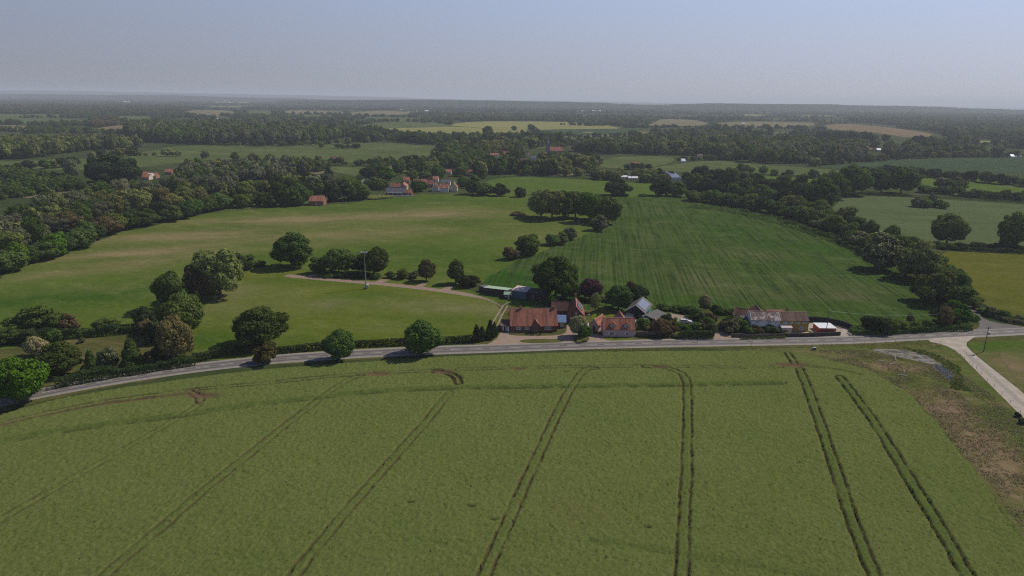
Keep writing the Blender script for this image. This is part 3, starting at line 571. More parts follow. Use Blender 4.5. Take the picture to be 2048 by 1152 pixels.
M_bark = plain('bark', (0.10, 0.08, 0.06), (0.06, 0.05, 0.04), 3)

def leaf_quads(c, nrm, size, rg):
    n = len(c); nrm = nrm/np.linalg.norm(nrm, axis=1, keepdims=True)
    r = rg.normal(size=(n, 3)); a = np.cross(nrm, r); a /= np.linalg.norm(a, axis=1, keepdims=True)+1e-9; b = np.cross(nrm, a)
    s = size*rg.uniform(.55, 1.35, (n, 1)); k = rg.uniform(.55, 1.0, (n, 1))
    V = np.stack([c-a*s*k, c-b*s*.6*k+nrm*s*.12, c+a*s, c+b*s*.7], 1).reshape(-1, 3)
    return V, np.arange(4*n).reshape(n, 4)
def crown(name, seed, n, leaf, shape='round', zb=0.14, K=34):
    rg = np.random.default_rng(seed)
    if shape == 'cone':
        h = rg.random(K)**.8*.9; ang = rg.random(K)*6.283; rad = (1-h)*.36*rg.uniform(.5, 1, K)
        cc = np.stack([rad*np.cos(ang), rad*np.sin(ang), zb+(1-zb)*h*.95], 1); cr = .06+.17*(1-h)*rg.uniform(.7, 1.1, K)
    else:
        i_ = np.arange(K)+.5; ph = np.arccos(1-1.86*i_/K); th = i_*2.39996+seed; d = np.stack([np.sin(ph)*np.cos(th), np.sin(ph)*np.sin(th), np.cos(ph)], 1)+rg.normal(0, .12, (K, 3)); d /= np.linalg.norm(d, axis=1, keepdims=True)
        k = rg.uniform(.56, .80, K)
        if shape == 'tall': k = rg.uniform(.45, .75, K)
        wob = 1+.10*np.sin(3*np.arctan2(d[:, 1], d[:, 0])+seed)*(1-abs(d[:, 2]))+rg.uniform(-.10, .10, K)
        cc = d*(k*wob)[:, None]*np.array([.5, .5, (1-zb)/2]); cc[:, 2] += (1+zb)/2
        low = cc[:, 2] < zb+.25; cc[low, :2] *= 1.05
        cr = rg.uniform(.10, .20, K)*(34/K)**.25*(1.0 if shape != 'loose' else .75)
    pi = rg.choice(K, n*3, p=cr**2/(cr**2).sum()); d = rg.normal(size=(n*3, 3)); d /= np.linalg.norm(d, axis=1, keepdims=True)
    asp = 1/(1-zb)
    p = cc[pi]+d*cr[pi][:, None]*rg.uniform(.72, 1.08, (n*3, 1))*np.array([1, 1, .8])
    dist = np.linalg.norm(p[:, None, :]-cc[None], axis=2)/cr[None]; inside_ = (dist < .72).any(1)
    p = p[~inside_][:n]; d = d[~inside_][:n]
    ctr = np.array([0, 0, (1+zb)/2]); g = p-ctr; g /= np.linalg.norm(g, axis=1, keepdims=True)+1e-6
    V, Q = leaf_quads(p, d+g*.35+rg.normal(size=p.shape)*.42, leaf, rg)
    V[:, 2] = np.clip(V[:, 2], 0.005, 1.04)
    return np_mesh(name, V, Q)
def trunk_mesh(name, seed, top=.55, r=.028):
    rs = random.Random(seed); m = MB(); k = Vector((rs.uniform(-.02, .02), rs.uniform(-.02, .02), top*.45))
    m.tube((0, 0, -.01), k, r*1.25, r*.85, 7); e = Vector((rs.uniform(-.04, .04), rs.uniform(-.04, .04), top)); m.tube(k, e, r*.85, r*.4, 6)
    for i in range(5):
        a = i*1.3+rs.random(); b = k.lerp(e, rs.random()*.7)
        m.tube(b, b+Vector((math.cos(a)*.24, math.sin(a)*.24, .2+rs.random()*.1)), r*.45, r*.15, 5)
    me = bpy.data.meshes.new(name); me.from_pydata(m.v, [], m.f); me.materials.append(M_bark); return me
BIG = {'round': [crown('crown', s, 7500, .034, 'round', .02, 44) for s in (1, 2, 3)],
       'bush': [crown('crown', s, 4200, .045, 'round', -.04, 24) for s in (11, 12)],
       'cone': [crown('crown', s, 4500, .036, 'cone', .03, 46) for s in (21, 22)],
       'tall': [crown('crown', s, 6000, .034, 'tall', .0, 40) for s in (31, 32)],
       'loose': [crown('crown', s, 4200, .032, 'loose', .08, 46) for s in (41, 42)]}
MID = {'round': [crown('crown', s, 1900, .062, 'round', .0, 26) for s in (51, 52, 53)],
       'bush': [crown('crown', s, 1500, .07, 'round', -.04, 18) for s in (61, 62)],
       'cone': [crown('crown', s, 1300, .06, 'cone', .02, 34) for s in (71,)],
       'tall': [crown('crown', s, 1900, .056, 'tall', .02, 30) for s in (81, 82)],
       'loose': [crown('crown', s, 1500, .052, 'loose', .05, 34) for s in (91,)]}
for dct in (BIG, MID):
    for l in dct.values():
        for me in l: me.materials.append(L_oak)
TR = [trunk_mesh('trunk', s) for s in (1, 2, 3)]
MATS = {'oak': L_oak, 'mid': L_mid, 'lime': L_lime, 'olive': L_olive, 'grey': L_grey, 'brown': L_brown, 'plum': L_plum, 'cream': L_cream, 'haw': L_haw, 'dark': L_dark, 'copper': L_copper}
NTREE = [0]
def tree(px, py, wp, hp, mat, label, shape='round', group=None, name=None, at_base=False):
    """px, py: where it meets the ground in the photograph; wp, hp: its size there, in pixels"""
    g, t = at(px, py); m = t/CF; wm = wp*m*1.04; low = shape in ('bush',) or not at_base
    if low: g, t = at(px, py); g = g+Vector((0, wm*.3, 0)); m = (t+wm*.3)/CF
    dep = math.atan2(CH, g.y); Hm = max(hp*m-(wm*.24 if low else wm*.05)*math.sin(dep), hp*m*.72)/math.cos(dep*.8)*1.12
    k = NTREE[0]; NTREE[0] += 1; lib = (BIG if wp > 27 or g.y < 330 else MID)[shape]
    nm = name or ('bush' if shape == 'bush' else 'conifer' if shape == 'cone' else 'tree')
    e = empty(nm, g, random.uniform(0, 6.28)); props(e, label, 'bush' if nm == 'bush' else 'tree', group)
    c = bpy.data.objects.new('crown', lib[k % len(lib)]); C.objects.link(c); c.parent = e; c.scale = (wm, wm, Hm)
    c.material_slots[0].link = 'OBJECT'; c.material_slots[0].material = MATS[mat]
    if shape != 'bush' or wp > 30:
        tk = bpy.data.objects.new('trunk', TR[k % 3]); C.objects.link(tk); tk.parent = e; s = min(wm, Hm); tk.scale = (s, s, Hm)
    return e
T = tree
# ---- along the road and the left garden
T(45, 803, 104, 80, 'lime', 'bright green broad tree overhanging the road in the lower left corner', at_base=True)
T(104, 758, 88, 62, 'oak', 'dark rounded tree in the garden just behind the bright green one')
T(66, 716, 40, 40, 'cream', 'small cream-flowered tree on the dry garden grass at far left', name='blossom_tree')
T(177, 749, 40, 48, 'mid', 'slim pointed conifer, leftmost of the three garden trees by the road', 'cone')
T(211, 742, 42, 42, 'haw', 'white-flecked hawthorn between two pointed conifers', name='hawthorn_tree')
T(257, 744, 56, 66, 'mid', 'taller pointed conifer right of the white-flecked hawthorn', 'cone')
T(342, 728, 78, 86, 'brown', 'olive-brown tree closest to the road at the foot of the tall clump', 'tall')
T(318, 728, 50, 40, 'dark', 'low dark shrub under the olive-brown roadside tree', 'bush')
T(352, 680, 84, 84, 'mid', 'broad mid-green tree in the middle of the tall clump')
T(333, 625, 64, 78, 'mid', 'upright green tree at the left of the tall clump', 'tall')
T(396, 606, 68, 74, 'brown', 'dark brown tree pressed against the large pale tree', 'tall')
T(428, 604, 100, 102, 'olive', 'large pale olive tree at the top of the clump', 'tall')
T(462, 560, 50, 52, 'dark', 'dark tree peeking out behind the large pale olive tree')
T(490, 541, 38, 28, 'oak', 'rounded dark bush right behind the pale olive tree', 'bush')
T(516, 534, 26, 12, 'oak', 'low shrub between the rounded bush and the big meadow tree', 'bush')
T(283, 662, 42, 44, 'dark', 'dark round tree on the left edge of the tall clump')
T(286, 672, 34, 30, 'brown', 'greyish-brown bush at the hedge end below the clump', 'bush')
T(305, 690, 34, 34, 'dark', 'dark bush behind the three garden trees', 'bush')
T(378, 615, 30, 24, 'haw', 'grey-green bush at the edge of the mown field', 'bush')
T(55, 668, 84, 50, 'oak', 'wide dark tree in the garden hedge at the left edge', 'bush')
T(105, 668, 46, 40, 'mid', 'greener bush in the garden hedge beside the wide dark tree', 'bush')
T(132, 670, 36, 36, 'brown', 'brownish bush in the garden hedge', 'bush')
T(205, 664, 46, 26, 'mid', 'low green bush midway along the garden hedge', 'bush')
T(161, 687, 14, 10, 'haw', 'tiny round shrub on the garden grass', 'bush')
T(509, 702, 106, 76, 'oak', 'big dark round tree at the mown field corner by the road')
T(525, 731, 48, 38, 'copper', 'rounded roadside bush right of the pavement, under the big tree', 'bush')
T(678, 721, 62, 57, 'oak', 'small round tree on the near verge, left of the two on the road', at_base=True)
T(844, 710, 78, 62, 'oak', 'wider round tree on the near verge, right of the two on the road', at_base=True)
# ---- along the path
T(577, 540, 80, 66, 'oak', 'large round tree standing alone at the meadow edge')
T(635, 549, 38, 30, 'mid', 'pale shrubby tree left of the three trees behind the path', 'bush')
T(673, 551, 66, 48, 'oak', 'spreading dark tree left of the lighting mast')
T(716, 548, 40, 34, 'dark', 'dark gap-filling tree behind the lighting mast')
T(745, 554, 62, 54, 'oak', 'round dark tree just right of the lighting mast')
T(780, 557, 20, 14, 'mid', 'low shrub right of the round tree by the mast', 'bush')
T(803, 559, 26, 20, 'mid', 'left of two small shrubs beyond the path', 'bush')
T(826, 558, 24, 14, 'haw', 'right of two small shrubs beyond the path', 'bush')
T(853, 562, 35, 40, 'copper', 'small copper-tinted ball-shaped tree beside the path', at_base=True)
T(911, 570, 35, 46, 'oak', 'small upright round tree near the green-roofed sheds')
T(936, 576, 46, 24, 'dark', 'dark bush at the foot of the small upright tree', 'bush')
# ---- around the houses
T(1112, 604, 90, 80, 'oak', 'big dark oak behind the bungalow')
T(1140, 604, 50, 44, 'mid', 'greener tree tucked to the right side of the big oak', 'tall')
T(1103, 614, 24, 24, 'lime', 'small bright green tree before the dark sheds')
T(1181, 604, 48, 42, 'plum', 'purple-leaved tree right of the big oak', name='plum_tree')
T(1262, 602, 32, 34, 'plum', 'small purple-leaved tree behind the dark garden tree', name='plum_tree')
T(1277, 612, 42, 38, 'dark', 'dark tree beside the black barn')
T(1239, 624, 54, 48, 'oak', 'dense round garden tree behind the pink cottage')
T(1191, 628, 24, 40, 'olive', 'thin bright tree beside the solar-panelled house', 'loose')
T(1158, 676, 36, 42, 'cream', 'cream-blossoming tree by the roadside lamp', name='blossom_tree')
T(1170, 680, 30, 28, 'lime', 'green shrub under the cream-blossoming roadside tree', 'bush')
T(1163, 684, 32, 10, 'olive', 'low yellow-green planting at the roadside kerb', 'bush')
T(1282, 634, 24, 20, 'mid', 'round bush against the black barn gable', 'bush')
T(1411, 624, 24, 14, 'dark', 'dark shrub under the cream-topped tree', 'bush')
T(1410, 618, 25, 26, 'cream', 'cream-topped tree at the edge of the drilled field', name='blossom_tree')
GB = [(1316, 640, 22, 14, 'mid'), (1333, 654, 30, 24, 'dark'), (1347, 656, 20, 18, 'mid'), (1328, 675, 42, 34, 'brown'), (1345, 668, 26, 22, 'copper'), (1356, 677, 22, 10, 'olive'),
      (1288, 658, 30, 20, 'mid'), (1296, 662, 18, 10, 'olive'), (1362, 661, 28, 15, 'mid'), (1378, 664, 26, 12, 'lime'), (1395, 663, 30, 17, 'mid'), (1407, 662, 24, 20, 'haw'), (1418, 660, 28, 24, 'mid'),
      (1428, 670, 14, 22, 'olive'), (1395, 640, 34, 24, 'mid'), (1412, 644, 30, 22, 'olive'), (1424, 650, 26, 22, 'brown'), (1376, 628, 36, 12, 'dark'), (1350, 624, 30, 10, 'oak'), (1332, 622, 26, 9, 'oak'),
      (1434, 627, 22, 16, 'dark'), (1446, 630, 24, 12, 'mid'), (1466, 628, 20, 10, 'oak'), (1456, 655, 24, 18, 'dark'), (1462, 668, 40, 26, 'haw'), (1478, 660, 30, 24, 'mid'), (1486, 664, 28, 22, 'lime'),
      (1500, 668, 22, 12, 'mid'), (1514, 668, 26, 14, 'brown'), (1530, 664, 30, 12, 'dark'), (1540, 666, 22, 15, 'mid'), (1552, 667, 20, 13, 'haw'), (1568, 668, 20, 8, 'olive'), (1446, 662, 22, 16, 'mid'), (1524, 655, 22, 8, 'dark'), (1200, 640, 14, 12, 'lime'), (1212, 604, 24, 10, 'haw')]
AD = {'mid': 'green', 'dark': 'dark', 'brown': 'brownish', 'copper': 'copper-green', 'olive': 'yellow-green', 'lime': 'bright green', 'haw': 'grey-flecked', 'oak': 'deep green', 'grey': 'silvery grey-green'}
def near(x):
    for lim, s in ((1215, 'behind the solar-panelled house'), (1300, 'beside the pink cottage'), (1322, 'between the two small sheds'), (1345, 'near the dark-roofed shed'), (1362, 'at the end of the wooden fence'), (1395, 'in front of the parked car'), (1432, 'by the clipped hedge and gravel entrance'), (1470, 'left of the white cottage'), (1500, 'against the white cottage gable')): 
        if x < lim: return s
    return 'in the front garden of the long cottage row'
used_l = {}
ORD = ['', 'second ', 'third ', 'fourth ', 'fifth ']
for (x, y, a, b, m) in GB:
    l = f'{AD[m]} garden bush {near(x)}'; k = used_l.get(l, 0); used_l[l] = k+1
    T(x, y, a, b, m, ORD[k]+l, 'bush', 'bushes in the cottage gardens')
# ---- middle fields
for (x, y, a, b, m, l, s) in [
    (1083, 437, 56, 50, 'olive', 'pale leftmost tree of the copse in mid-field', 'round'), (1104, 442, 56, 60, 'olive', 'tallest olive tree of the copse in mid-field', 'tall'),
    (1130, 440, 50, 54, 'mid', 'mid-green tree in the centre of the mid-field copse', 'tall'), (1152, 438, 52, 48, 'mid', 'tree right of centre in the mid-field copse', 'round'),
    (1180, 446, 50, 56, 'lime', 'bright green tree in the right half of the copse', 'tall'), (1190, 440, 40, 46, 'mid', 'pale green tree behind the bright one in the copse', 'round'),
    (1218, 450, 50, 50, 'oak', 'dark rightmost tree of the mid-field copse', 'round'), (1198, 463, 38, 28, 'grey', 'round grey-green bush in front of the copse', 'bush'),
    (1056, 513, 54, 42, 'oak', 'dark ball-shaped tree where the two fields meet', 'bush'), (1022, 521, 34, 24, 'brown', 'brownish bush left of the dark ball-shaped tree', 'bush'),
    (1106, 492, 34, 22, 'mid', 'left bush of the low row between the fields', 'bush'), (1122, 490, 30, 22, 'mid', 'middle bush of the low row between the fields', 'bush'), (1139, 482, 28, 26, 'grey', 'grey bush at the top of the low row between the fields', 'bush'),
    (1235, 393, 50, 32, 'dark', 'broad dark tree on the boundary right of the copse', 'bush'), (1325, 393, 42, 32, 'dark', 'dark round tree on the boundary near the belt', 'bush'),
    (1356, 394, 40, 26, 'oak', 'tree joining the boundary to the long belt', 'bush'), (1041, 395, 23, 18, 'oak', 'small round bush on the pasture boundary', 'bush'),
    (1000, 393, 32, 22, 'dark', 'dark bush left of the small round one on the boundary', 'bush'), (968, 392, 42, 24, 'oak', 'wide bush at the village end of the boundary', 'bush'), (1035, 432, 30, 7, 'brown', 'heap of cut brushwood left of the copse', 'bush'),
    (1905, 492, 66, 58, 'mid', 'large oak in the hedge beside the grey-green crop', 'round'), (1882, 488, 24, 38, 'dark', 'slim dark tree against the left side of the hedge oak', 'tall'),
    (2033, 500, 56, 66, 'mid', 'oak cut by the right edge of the photo', 'round'), (2052, 480, 40, 40, 'oak', 'darker tree behind the edge-cut oak', 'round'),
    (1840, 415, 26, 18, 'haw', 'left bush of the clump inside the crop', 'bush'), (1855, 416, 26, 18, 'mid', 'second bush of the clump inside the crop', 'bush'), (1866, 414, 16, 24, 'grey', 'tall pale bush in the clump inside the crop', 'bush'),
    (1880, 416, 22, 16, 'mid', 'low bush right of the tall one inside the crop', 'bush'), (1891, 418, 20, 12, 'mid', 'rightmost small bush inside the crop', 'bush'),
    (1889, 380, 32, 22, 'haw', 'left part tree of the oval copse', 'bush'), (1907, 383, 40, 22, 'oak', 'middle tree of the oval copse', 'bush'), (1924, 382, 30, 24, 'haw', 'right tree of the oval copse', 'bush'),
    (1770, 388, 50, 44, 'oak', 'left oak of the pair above the grey-green crop', 'round'), (1812, 390, 64, 50, 'oak', 'right oak of the pair above the grey-green crop', 'round'),
    (1648, 422, 76, 58, 'oak', 'big spreading oak at the edge of the belt beside the crop', 'round'), (1717, 392, 66, 56, 'mid', 'tall green tree behind the belt', 'round'), (1672, 400, 60, 48, 'oak', 'dark tree behind the big spreading oak', 'round'),
    (1746, 478, 28, 34, 'mid', 'pale tree rising from the belt beside the crop', 'round'), (1786, 485, 30, 32, 'mid', 'small round tree rising from the belt', 'round'),
    (1775, 545, 78, 66, 'haw', 'large grey-green tree where the belt widens', 'bush'), (1848, 564, 84, 72, 'olive', 'large olive tree in the widest part of the belt', 'round'), (1878, 612, 84, 62, 'mid', 'broad tree casting shadow on the drilled field corner', 'bush'),
    (1914, 600, 66, 58, 'oak', 'dark tree above the lane on the right', 'bush'), (1922, 656, 60, 44, 'lime', 'bright green tree at the lane junction', 'bush'), (1893, 660, 34, 44, 'brown', 'thin brownish tree beside the junction', 'loose'), (1900, 650, 50, 40, 'dark', 'dark tree behind the bright one at the junction', 'bush'),
    (1760, 670, 54, 34, 'dark', 'wide dark bush on the verge right of the yard', 'bush'), (1783, 668, 34, 28, 'oak', 'dark bush joined to the wide one by the yard', 'bush'),
    (1805, 665, 34, 24, 'mid', 'green bush in the roadside hedge, first after the dark pair', 'bush'), (1832, 664, 32, 20, 'mid', 'green bush midway along the roadside hedge', 'bush'), (1857, 663, 36, 22, 'oak', 'deep green bush near the end of the roadside hedge', 'bush'), (1720, 668, 30, 14, 'oak', 'low bush beside the yard gate', 'bush'), (1820, 655, 16, 26, 'brown', 'thin bare-looking shrub behind the roadside hedge', 'loose'),
    (210, 368, 84, 50, 'dark', 'very dark dense block of conifers in the valley', 'bush'), (245, 366, 56, 46, 'dark', 'right end of the dark conifer block', 'bush'), (186, 366, 40, 44, 'dark', 'left end of the dark conifer block', 'bush'), (140, 362, 30, 40, 'grey', 'tall grey-green tree left of the dark conifer block', 'tall'),
    (1028, 262, 11, 10, 'oak', 'lone round tree standing on the yellow field', 'round'), (975, 278, 24, 26, 'oak', 'tall tree below the lone one on the yellow field', 'tall'),
    (2038, 836, 13, 10, 'dark', 'upper dark bush beside the farm track', 'bush'), (2047, 850, 16, 11, 'dark', 'lower dark bush beside the farm track', 'bush')]:
    T(x, y, a, b, m, l, s)
# ---- belts of trees, each tree an object
BELT = [0]
HOUSES = [(1052, 306, 1060, 311), (772, 372, 823, 391), (781, 360, 815, 375), (840, 362, 866, 377), (864, 360, 915, 385), (730, 358, 754, 367), (714, 357, 729, 366), (668, 378, 686, 388), (626, 393, 640, 403), (884, 338, 902, 342), (855, 350, 863, 353), (937, 341, 947, 344), (919, 356, 930, 359),
          (826, 362, 838, 365), (280, 341, 313, 358), (329, 337, 344, 346), (980, 301, 999, 312), (1091, 272, 1099, 306), (1103, 295, 1129, 306), (1040, 317, 1054, 325), (1062, 310, 1072, 319), (1007, 302, 1018, 310), (1152, 330, 1160, 336), (1243, 349, 1276, 358), (1343, 341, 1362, 358), (1363, 316, 1371, 325), (660, 307, 684, 320), (1264, 327, 1280, 333), (1736, 295, 1764, 302)]
def blocked(x, y, w_, h_):
    """would a tree here stand in front of a house that the photograph shows?"""
    for (a, b, c, d) in HOUSES:
        if y > d-1 and y-h_ < d-1.5 and x+w_*.42 > a and x-w_*.42 < c: return True
    return False
def belt(line, n, wr, hr, mats, jit, label, group, shapes=('bush', 'round'), seed=1):
    rs = random.Random(seed); P = [Vector(p) for p in line]; L = [0]
    for a, b in zip(P[:-1], P[1:]): L.append(L[-1]+(b-a).length)
    for i in range(n):
        s = (i+.5+rs.uniform(-.35, .35))/n*L[-1]; k = max(j for j in range(len(L)-1) if L[j] <= s); p = P[k].lerp(P[k+1], (s-L[k])/(L[k+1]-L[k]))
        u = s/L[-1]; ww = (wr[0]*(1-u)+wr[1]*u)*rs.uniform(.75, 1.2); hh = (hr[0]*(1-u)+hr[1]*u)*rs.uniform(.75, 1.2); m = rs.choice(mats)
        qx, qy = p.x+rs.uniform(-1, 1)*jit, p.y+rs.uniform(-.6, .6)*jit
        if blocked(qx, qy, ww, hh): continue
        tree(qx, qy, ww, hh, m, f'{AD[m]} {label}', rs.choice(shapes), group)
lab = 'tree in the diagonal belt right of the drilled field'
belt([(1385, 402), (1470, 412), (1560, 432), (1650, 460), (1720, 490), (1770, 512)], 30, (34, 48), (20, 33), ['oak', 'mid', 'haw', 'oak', 'mid'], 3, lab, 'trees of the diagonal belt', ('bush', 'bush', 'round'), seed=3)
belt([(1360, 382), (1440, 392), (1520, 402), (1600, 425), (1680, 455), (1740, 480)], 22, (38, 48), (28, 37), ['oak', 'mid', 'dark', 'olive', 'oak'], 5, lab, 'trees of the diagonal belt', ('bush', 'bush', 'round'), seed=4)
belt([(1390, 366), (1480, 374), (1560, 390), (1620, 398)], 13, (36, 46), (30, 36), ['oak', 'mid', 'dark'], 6, 'tree behind the diagonal belt', 'trees behind the diagonal belt', ('bush',), seed=5)
belt([(1770, 505), (1825, 515), (1860, 540), (1900, 575), (1925, 600), (1930, 630)], 13, (54, 56), (38, 36), ['mid', 'oak', 'oak'], 3, 'tree in the lower end of the belt above the lane', 'trees of the diagonal belt', ('bush', 'bush', 'round'), seed=6)
lab = 'tree in the wood edge above the meadow on the left'
belt([(0, 552), (50, 530), (130, 508), (190, 478), (240, 462), (300, 450), (360, 438), (420, 426)], 19, (60, 38), (50, 32), ['oak', 'brown', 'oak', 'lime', 'dark', 'mid'], 4, lab, 'trees along the meadow edge', seed=8)
belt([(410, 424), (450, 418), (520, 414), (580, 413), (640, 410), (700, 404), (722, 400)], 17, (36, 44), (30, 38), ['oak', 'oak', 'dark', 'mid'], 2, lab, 'trees along the meadow edge', seed=9)
belt([(0, 520), (90, 480), (170, 450), (260, 430), (340, 416), (420, 404)], 18, (60, 40), (50, 34), ['grey', 'mid', 'grey', 'olive', 'oak', 'brown'], 6, 'tree in the wood behind the meadow edge', 'trees in the left wood', ('round', 'tall', 'loose'), seed=10)
belt([(0, 478), (80, 445), (180, 418), (280, 400), (380, 386), (470, 380)], 18, (54, 36), (46, 32), ['grey', 'grey', 'mid', 'olive', 'oak'], 7, 'tree deeper in the left wood', 'trees in the left wood', ('round', 'tall', 'loose'), seed=12)
belt([(480, 400), (560, 396), (640, 392), (700, 382)], 12, (40, 36), (36, 32), ['oak', 'mid', 'dark', 'grey'], 6, 'tree before the village houses', 'trees around the village', seed=13)
belt([(700, 372), (760, 352), (840, 348), (930, 350), (960, 366)], 16, (30, 30), (28, 26), ['oak', 'mid', 'dark', 'olive'], 6, 'tree behind the village houses', 'trees around the village', ('round', 'tall'), seed=14)
for (x, y, a, b, m) in [(742, 378, 36, 20, 'oak'), (762, 380, 30, 20, 'mid'), (771, 362, 34, 24, 'lime'), (700, 402, 46, 40, 'oak'), (662, 405, 38, 34, 'dark'), (836, 384, 36, 22, 'oak'), (945, 390, 36, 34, 'oak'), (926, 374, 22, 18, 'mid'), (876, 358, 26, 26, 'oak'), (848, 359, 26, 16, 'mid'), (910, 352, 12, 12, 'olive'), (823, 360, 22, 20, 'mid'), (718, 374, 24, 22, 'oak'), (750, 398, 60, 5, 'olive')]:
    T(x, y, a, b, m, f'{AD[m]} tree or shrub among the village gardens', 'bush', 'trees around the village')
belt([(1868, 497), (1930, 500), (2000, 502), (2048, 504), (2110, 508)], 9, (34, 36), (13, 14), ['dark', 'oak'], 1, 'bush in the hedge above the olive field', 'bushes in field hedges', ('bush',), seed=16)
belt([(1845, 385), (1920, 392), (1990, 400), (2060, 404)], 12, (26, 30), (13, 18), ['oak', 'mid'], 1, 'bush in the hedge above the grey-green crop', 'bushes in field hedges', ('bush',), seed=17)
belt([(1700, 346), (1800, 350), (1880, 357), (1960, 364), (2060, 374)], 18, (26, 34), (14, 20), ['oak', 'dark', 'mid'], 2, 'bush in the hedge below the blue-green crop', 'bushes in field hedges', ('bush', 'round'), seed=18)
belt([(1945, 602), (1960, 618), (1990, 635), (2048, 648), (2090, 652)], 9, (32, 30), (17, 14), ['haw', 'oak', 'mid'], 1, 'bush in the hedge beside the olive field', 'bushes in field hedges', ('bush',), seed=19)
belt([(1050, 391), (1130, 388), (1205, 392), (1300, 393)], 8, (20, 20), (6, 6), ['oak', 'mid'], 1, 'low bush on the pasture boundary', 'bushes in field hedges', ('bush',), seed=20)
belt([(0, 690), (60, 690), (110, 684)], 4, (50, 46), (32, 26), ['dark', 'oak'], 2, 'bush in the shade of the garden hedge', 'bushes in field hedges', ('bush',), seed=21)
belt([(640, 558), (700, 556), (760, 560)], 6, (26, 22), (10, 10), ['dark', 'oak'], 1, 'undergrowth bush below the trees by the mast', 'bushes by the mast', ('bush',), seed=22)
belt([(948, 686), (962, 684), (975, 681), (990, 676)], 6, (22, 22), (30, 34), ['dark', 'dark'], 1, 'conifer in the close row left of the bungalow drive', 'conifers by the drive', ('cone',), seed=23)
print('TREES', NTREE[0])

# ---- hedges
def hedge(line, wm, hm, mat, label, lumps=.25, seed=1, dens=16, name='hedge'):
    rg = np.random.default_rng(seed); P = [G(*p).to_2d() for p in line]; P = chaikin(P, 1); V = []; Nn = []
    for a, b in zip([Vector(p) for p in P[:-1]], [Vector(p) for p in P[1:]]):
        d = b-a; L = d.length
        if L < .01: continue
        d /= L; nn = np.array([-d.y, d.x]); n = int(L*(2*hm+wm)*dens); s = rg.random(n)*L; q = rg.random(n)*(2*hm+wm)
        w_ = wm/2*(1+lumps*(vnoise(s+a.x, s*0+a.y, 2.1, seed)-.5)*2); h_ = hm*(1+lumps*(vnoise(s+a.x, s*0+a.y, 3.7, seed+1)-.5)*2)
        lat = np.where(q < hm, -w_, np.where(q < hm+wm, (q-hm)/wm*2*w_-w_, w_)); z = np.where(q < hm, q/hm*h_, np.where(q < hm+wm, h_, (2*hm+wm-q)/hm*h_))
        nx_ = np.where(q < hm, -1.0, np.where(q < hm+wm, 0, 1.0)); nz = np.where((q >= hm) & (q < hm+wm), 1.0, .15)
        x = a.x+d.x*s+nn[0]*lat; y = a.y+d.y*s+nn[1]*lat; p = np.stack([x, y, z], 1)+rg.normal(0, .09, (n, 3)); V.append(p)
        Nn.append(np.stack([nn[0]*nx_, nn[1]*nx_, nz], 1)+rg.normal(0, .35, (n, 3)))
    V = np.concatenate(V); Nn = np.concatenate(Nn); VV, Q = leaf_quads(V, Nn, .28, rg); VV[:, 2] = np.maximum(VV[:, 2], .02)
    o = link(name, np_mesh(name, VV, Q), None, mat); props(o, label, 'hedge'); return o
hedge([(385, 724), (440, 714), (500, 704), (552, 702)], 1.8, 2.4, L_dark, 'trimmed dark hedge left of the big corner tree', .12, 1)
hedge([(548, 708), (620, 701), (700, 695), (790, 691), (870, 688), (945, 683)], 1.6, 2.1, L_dark, 'long trimmed dark hedge between the mown field and the road', .08, 2)
hedge([(110, 775), (200, 757), (300, 742), (390, 728)], 3.5, 2.6, L_dark, 'shaggy dark hedge along the far side of the road, lower left', .3, 3)
hedge([(-60, 690), (0, 688), (60, 684), (140, 677), (220, 669), (290, 662), (318, 660)], 3, 3.0, L_dark, 'overgrown field hedge at the top of the left garden', .4, 4)
hedge([(1359, 676), (1390, 676.5), (1425, 676.5)], 2.2, 2.5, L_dark, 'clipped rectangular hedge beside the gravel entrance', .03, 5, 24)
hedge([(1268, 673), (1290, 676), (1345, 676)], .8, .8, L_dark, 'low dark hedge strip below the wooden fence', .1, 6)
hedge([(1314, 617), (1345, 621), (1390, 623), (1450, 630), (1500, 634)], 1.8, 1.6, L_oak, 'hedge between the cottage gardens and the drilled field', .4, 7)
hedge([(1700, 668), (1740, 669), (1830, 665), (1900, 661), (1940, 660)], 2.5, 1.8, L_oak, 'rough hedge along the road right of the yard', .4, 8)
hedge([(1955, 612), (1975, 632), (2048, 652), (2200, 662)], 2.0, 1.6, L_haw, 'field hedge on the outside of the lane bend', .3, 9)
hedge([(1690, 388), (1760, 391), (1850, 396), (1950, 402), (2100, 412)], 3, 2.0, L_oak, 'hedge along the upper side of the grey-green crop', .3, 10, 6)
hedge([(1862, 497), (1950, 503), (2048, 508), (2200, 515)], 3, 2.2, L_dark, 'dark hedge between grey-green crop and olive field', .3, 11, 8)
hedge([(1480, 679), (1530, 677.5), (1572, 676.5)], .8, .6, L_oak, 'low growth along the foot of the wooden fence', .4, 12)
hedge([(1380, 414), (1470, 424), (1560, 446), (1650, 474), (1720, 504), (1750, 524)], 5, 3.0, L_oak, 'continuous hedge at the foot of the diagonal belt', .4, 13, 5)
hedge([(1265, 660), (1300, 659)], .8, 1.2, L_mid, 'short bright hedge behind the wooden fence', .3, 14)

